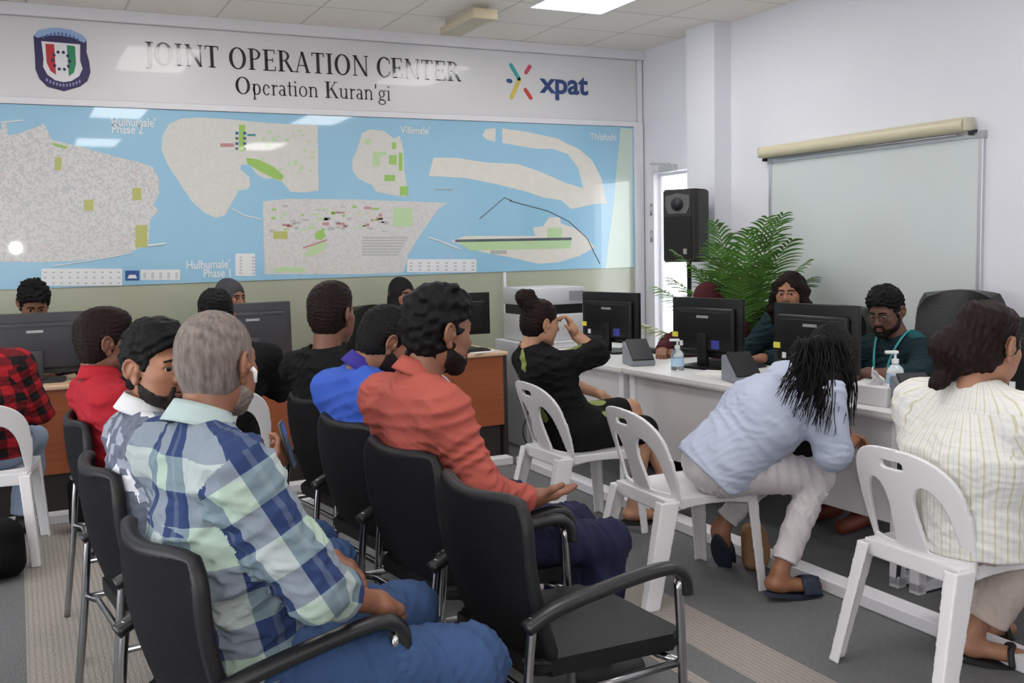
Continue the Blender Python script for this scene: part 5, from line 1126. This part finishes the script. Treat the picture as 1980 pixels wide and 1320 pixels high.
person('person in a maroon headscarf bent low behind a black monitor beside the palm', 4.30, 5.44, 195, (4.27, 5.45, .965), ((4.175, 5.45, 1.085), 200, -42, 0), [(4.28, 5.27, .895), (4.22, 5.62, .895)], [(4.08, 5.20, .80), (4.0, 5.66, .80)], [(3.80, 5.22, .80), (3.70, 5.30, .80)], pel=(4.30, 5.46, .54), kn=[(3.9, 5.36, .5), (3.9, 5.56, .5)], an=[(3.9, 5.36, .1), (3.9, 5.56, .1)],
    skinm='skin_warm', shirt='scarf_maroon', pants=('navy_cloth', .02, 1.0), hair={'kind': 'hijab'}, hairm='scarf_maroon', shoes=('shoe', 'sole_black'), fem=1, hscale=.98, res=.008)
# staff behind the wooden desks
person('person with bushy black hair, head bent behind the broad monitor at far left', .09, 7.0, -90, (.09, 7.06, 1.05), ((.09, 6.99, 1.205), -84, -30, 0), [(.27, 7.05, .975), (-.09, 7.05, .975)], [(.31, 6.92, .80), (-.13, 6.92, .80)], [(.2, 6.76, .80), (0, 6.76, .80)], pel=(.09, 7.05, .55), kn=[(.19, 6.68, .5), (-.01, 6.68, .5)], an=[(.19, 6.7, .1), (-.01, 6.7, .1)],
    skinm='skin_warm', shirt='navy_cloth', pants=('navy_cloth', .02, 1.0), hair={'kind': 'short', 'vol': .026, 'curl': .009, 'freq': 200, 'low': .0}, hairm='hair_black', shoes=('shoe', 'sole_black'), res=.0095)
person('woman in a grey headscarf seated against the map wall behind a monitor', 1.31, 7.0, -80, (1.31, 7.06, 1.01), ((1.315, 7.02, 1.185), -58, -6, 0), [(1.48, 7.09, .94), (1.14, 7.03, .94)], [(1.53, 6.95, .80), (1.12, 6.88, .80)], [(1.46, 6.77, .80), (1.26, 6.77, .80)], pel=(1.31, 7.05, .55), kn=[(1.42, 6.68, .5), (1.22, 6.68, .5)], an=[(1.42, 6.7, .1), (1.22, 6.7, .1)],
    skinm='skin_warm', shirt='scarf_grey', pants=('navy_cloth', .02, 1.0), hair={'kind': 'hijab'}, hairm='scarf_grey', shoes=('shoe', 'sole_black'), fem=1, hscale=1.0, res=.0095)
person('woman in a black headscarf seated against the map wall beyond the coral shirt man', 2.50, 7.0, -95, (2.53, 7.06, .985), ((2.565, 7.02, 1.155), -75, -6, 0), [(2.70, 7.06, .915), (2.36, 7.04, .915)], [(2.74, 6.9, .80), (2.32, 6.9, .80)], [(2.62, 6.77, .80), (2.42, 6.77, .80)], pel=(2.51, 7.05, .54), kn=[(2.6, 6.68, .5), (2.4, 6.68, .5)], an=[(2.6, 6.7, .1), (2.4, 6.7, .1)],
    skinm='skin_warm', shirt='scarf_black', pants=('navy_cloth', .02, 1.0), hair={'kind': 'hijab'}, hairm='scarf_black', shoes=('shoe', 'sole_black'), fem=1, hscale=.97, res=.0095)
# visitors with their backs to us on the left
person('person in black almost hidden behind the grey haired man’s head', 1.0, 5.44, 84, (.98, 5.47, 1.01), ((.945, 5.48, 1.155), 82, -4, 0), [(.80, 5.40, .93), (1.19, 5.37, .93)], [(.74, 5.56, .72), (1.28, 5.52, .72)], [(.84, 5.78, .74), (1.18, 5.76, .74)], pel=(.98, 5.46, .55), kn=[(.92, 5.80, .5), (1.14, 5.80, .5)], an=[(.92, 5.82, .1), (1.14, 5.82, .1)],
    skinm='skin_warm', shirt='black_cloth', pants=('black_cloth', .02, 1.0), hair={'kind': 'short', 'vol': .020, 'curl': .005}, hairm='hair_black', shoes=('shoe', 'sole_black'), res=.009)
person('person in a red and black checked shirt cut by the left edge', -.20, 5.62, 84, (-.21, 5.64, 1.02), ((-.27, 5.72, 1.19), 92, -4, 0), [(-.40, 5.64, .955), (-.02, 5.60, .955)], [(-.47, 5.74, .70), (.065, 5.66, .70)], [(-.42, 5.85, .70), (-.03, 5.82, .66)], pel=(-.20, 5.63, .55), kn=[(-.32, 6.0, .51), (.02, 6.0, .51)], an=[(-.32, 5.98, .1), (-.04, 5.98, .1)],
    skinm='skin_warm', shirt='lumber_shirt', sleeve_r=1.12, girth=1.15, pants=('denim_light', .02, 1.0), hair={'kind': 'short', 'vol': .008, 'curl': .004}, hairm='hair_black', shoes=('shoe', 'sole_black'), res=.008, ref=(0, -1, 0))
# ---------------------------------------------------------------- things on and under the desks
mat('tray_grey', (.24, .265, .30), .45); mat('tray_black', (.012, .012, .013), .4)
def scanner(loc, yaw, lab):
    t = thing('desk_stand', loc, lab, 'desk stand', 'grey wedge stands on the white desks', yaw)
    bm = bmesh.new(); prism(bm, [(-.09, 0), (.10, 0), (.10, .135), (.06, .14), (-.09, .03)][::-1], lambda a, b, e: (a, -.075+e, b), .15); bmesh.ops.bevel(bm, geom=list(bm.edges), offset=.005, segments=2, affect='EDGES'); obj('body', bm, MATS['tray_grey'], t, 'auto')
    bm = bmesh.new(); prism(bm, [(-.085, .034), (.058, .144), (.052, .152), (-.092, .042)], lambda a, b, e: (a, -.066+e, b), .132); obj('face', bm, MATS['tray_black'], t)
    return t
sc_ = scanner((3.36, 5.06, .76), math.radians(75), 'grey wedge shaped desk stand nearest the bun woman’s elbow')
dup(sc_, (3.38, 4.12, .76), math.radians(75), 'grey wedge shaped desk stand half hidden by the blue blouse shoulder')
dup(sc_, (3.42, 3.02, .76), math.radians(70), 'grey wedge shaped desk stand with the sanitizer bottle standing behind it')
mat('bottle_clear', (.86, .93, .96), .08, trans=.85); mat('bottle_label', (.45, .65, .85), .4); mat('pump_white', (.82, .82, .83), .35)
def sanitizer(loc, lab, h=1.0, yaw=0, base=0):
    t = thing('sanitizer_bottle', loc, lab, 'bottle', 'hand sanitizer bottles', yaw)
    bm = bmesh.new(); lathe(bm, [(.036, 0), (.038, .006), (.038, .09*h), (.032, .105*h), (.014, .118*h), (.013, .125*h)]); obj('bottle', bm, MATS['bottle_clear'], t, 'auto')
    bm = bmesh.new(); lathe(bm, [(.0387, .022), (.0387, .070*h)]); obj('label_band', bm, MATS['bottle_label'], t, 'auto')
    bm = bmesh.new(); lathe(bm, [(.016, .122*h), (.016, .142*h), (.006, .144*h), (.006, .170*h)]); box(bm, -.012, -.012, .166*h, .045, .012, .180*h, .003); obj('pump', bm, MATS['pump_white'], t, 'auto')
    return t
sanitizer((3.40, 4.72, .76), 'clear hand sanitizer pump bottle beside the bent maroon headscarf person’s hands', 1.0, math.radians(150))
st_ = thing('bottle_stand', (3.54, 3.25, .76), 'small black riser on the desk carrying the white sanitizer pump', 'stand'); obj('riser', bx(-.07, -.07, 0, .07, .07, .045, .006), MATS['tray_black'], st_, 'auto')
sanitizer((3.54, 3.25, .806), 'white topped sanitizer pump bottle standing in front of the man with glasses', 1.0, math.radians(150))
tb = thing('tissue_box', (3.40, 3.235, .76), 'white tissue box on the desk right of the hanging black hair', 'box', yaw=math.radians(95))
obj('carton', bx(-.11, -.06, 0, .11, .06, .085, .004), mat('carton_white', (.74, .73, .75), .6), tb)
bm = bmesh.new(); rt = random.Random(2)
def tis(u, v): return (-.05+.10*u+.012*math.sin(9*v), -.02+.05*v*math.sin(3*u+1), .085+.075*v*(1-.5*(2*u-1)**2)+.008*math.sin(12*u))
obj('tissue', sheet(bm, tis, 10, 6, .002), mat('tissue_white', (.8, .8, .8), .8), tb, True)
def keyboard(loc, yaw, lab):
    t = thing('keyboard', loc, lab, 'keyboard', 'black keyboards', yaw); obj('case', bx(-.065, -.21, 0, .065, .21, .018, .005), MATS['black_plastic'], t, 'auto')
    bm = bmesh.new()
    for i in range(5):
        for j in range(14): box(bm, -.052+i*.021, -.198+j*.0284, .018, -.034+i*.021, -.174+j*.0284, .024)
    obj('keys', bm, MATS['dark_plastic'], t); return t
kb = keyboard((3.78, 4.70, .76), math.radians(190), 'black keyboard behind the monitor with the yellow sticker, under bent hands')
dup(kb, (3.80, 5.62, .76), math.radians(190), 'black keyboard behind the far monitor of the white desks')
dup(kb, (2.74, 6.36, .76), math.radians(95), 'black keyboard on the pale wooden desk top right of the coral shirt man')
pr = thing('printer', (3.60, 6.72, .78), 'white office printer in the corner behind the bun woman’s hand', 'printer', yaw=math.radians(-90))
obj('base', bx(-.22, -.24, 0, .22, .24, .20, .012), mat('printer_white', (.66, .66, .68), .45), pr, 'auto'); obj('scanner_lid', bx(-.22, -.24, .27, .22, .24, .40, .012), mat('printer_lid', (.62, .62, .65), .45), pr, 'auto'); obj('paper_slot', bx(-.21, -.225, .20, .20, .225, .27), MATS['tray_black'], pr)
obj('panel', bx(.215, .10, .30, .226, .22, .37), mat('printer_panel', (.30, .31, .34), .4), pr)
cb = thing('side_cabinet', (3.60, 6.72, 0), 'low white cabinet in the corner carrying the printer', 'cabinet'); obj('body', bx(-.30, -.26, .0, .30, .26, .78, .006), MATS['frame_white'], cb); obj('door', bx(-.28, -.276, .06, -.005, -.26, .74, .003), MATS['panel_grey'], cb); obj('door', bx(.005, -.276, .06, .28, -.26, .74, .003), MATS['panel_grey'], cb)
for x_, y_, yw, lab in ((2.86, 6.40, 20, 'loose white papers on the wooden desk beside the bun woman'), (3.50, 4.40, 35, 'white paper lying in front of the monitor with the yellow sticker')):
    pp = bmesh.new(); box(pp, -.105, -.148, 0, .105, .148, .006, .001); o = obj('paper_stack', pp, mat('paper', (.80, .79, .77), .8)); o.location = (x_, y_, .7605); o.rotation_euler.z = math.radians(yw); tag(o, lab, 'paper')
ct = thing('document_scanner', (.42, 6.40, .76), 'grey document scanner on the left wooden desk below the broad monitor', 'scanner', yaw=math.radians(-80))
bm = bmesh.new(); prism(bm, [(-.10, .0), (.12, .0), (.12, .05), (.02, .15), (-.10, .16)][::-1], lambda a, b, e: (a, -.10+e, b), .20); bmesh.ops.bevel(bm, geom=list(bm.edges), offset=.006, segments=2, affect='EDGES'); obj('body', bm, mat('scanner_grey', (.10, .10, .11), .45), ct, 'auto'); obj('face', bx(.119, -.05, .01, .123, .05, .045), MATS['sticker_white'], ct)
# bags and cable clutter on the floor
def bag(name, loc, yaw, lab, r, m='black_cloth', cat='bag'):
    t = thing(name, loc, lab, cat, yaw=yaw); f = F(); f.box((0, 0, r[2]), r, min(r)*.75, k=.02); f.ell((r[0]*.75, 0, r[2]*.75), (r[0]*.55, r[1]*.75, r[2]*.6), k=.03); f.wave(.006, 25, 3); sdf_obj('body', f, .009, MATS[m], t)
    bm = bmesh.new(); tube(bm, catmull([(0, -r[1]*.4, r[2]*1.95), (0, -r[1]*.25, r[2]*2.3), (0, r[1]*.25, r[2]*2.3), (0, r[1]*.4, r[2]*1.95)], 6), .008, 8); obj('handle', bm, MATS['dark_plastic'], t, True); return t
bag('backpack', (.31, 5.86, 0), math.radians(-80), 'round black backpack on the floor under the left wooden desk', (.09, .13, .15))
bag('shoulder_bag', (-.22, 5.15, 0), math.radians(-70), 'dark slouched bag on the floor below the white chair at the left edge', (.10, .18, .14), 'black_cloth')
bag('handbag', (2.96, 3.52, 0), math.radians(-30), 'tan handbag standing under the leaning woman’s chair by her foot', (.055, .075, .10), cloth('tan_leather', (.33, .19, .10)).name)
adp = bx(-.10, -.03, 0, .10, .03, .045, .006); o = tag(obj('power_strip', adp, MATS['pump_white']), 'white power strip on the carpet behind the left row of chairs', 'power strip'); o.location = (1.42, 5.72, 0); o.rotation_euler.z = .2
def cable(name, pts, lab, r=.005, m='dark_plastic'):
    bm = bmesh.new(); tube(bm, catmull(pts, 8), r, 6); tag(obj(name, bm, MATS[m], None, True), lab, 'cable')
cable('desk_cable', [(3.30, 2.98, .72), (3.27, 2.97, .60), (3.29, 2.99, .48), (3.25, 2.95, .38), (3.28, 2.97, .22), (3.30, 3.0, .02)], 'black cables dangling in the gap between the two nearer white desks', .010)
cable('desk_cable', [(3.16, 6.17, .70), (3.12, 6.16, .5), (3.17, 6.18, .35), (3.11, 6.15, .2), (3.15, 6.12, .06), (3.14, 5.98, .01)], 'black cable hanging at the corner between the wooden and white desks', .007)
cable('floor_cable', [(1.55, 5.70, .006), (1.75, 5.62, .006), (2.0, 5.78, .006), (2.3, 5.70, .006), (2.6, 5.86, .006)], 'dark cable lying on the carpet before the wooden desks', .005)
hb = thing('lap_bag', (2.975, 3.30, .565), 'black leaf print bag lying on the leaning woman’s lap', 'bag', yaw=math.radians(-12)); f = F(); f.box((0, 0, .045), (.13, .10, .05), .035, k=.02); f.wave(.006, 30, 3); sdf_obj('body', f, .008, MATS['leaf_dress'], hb)
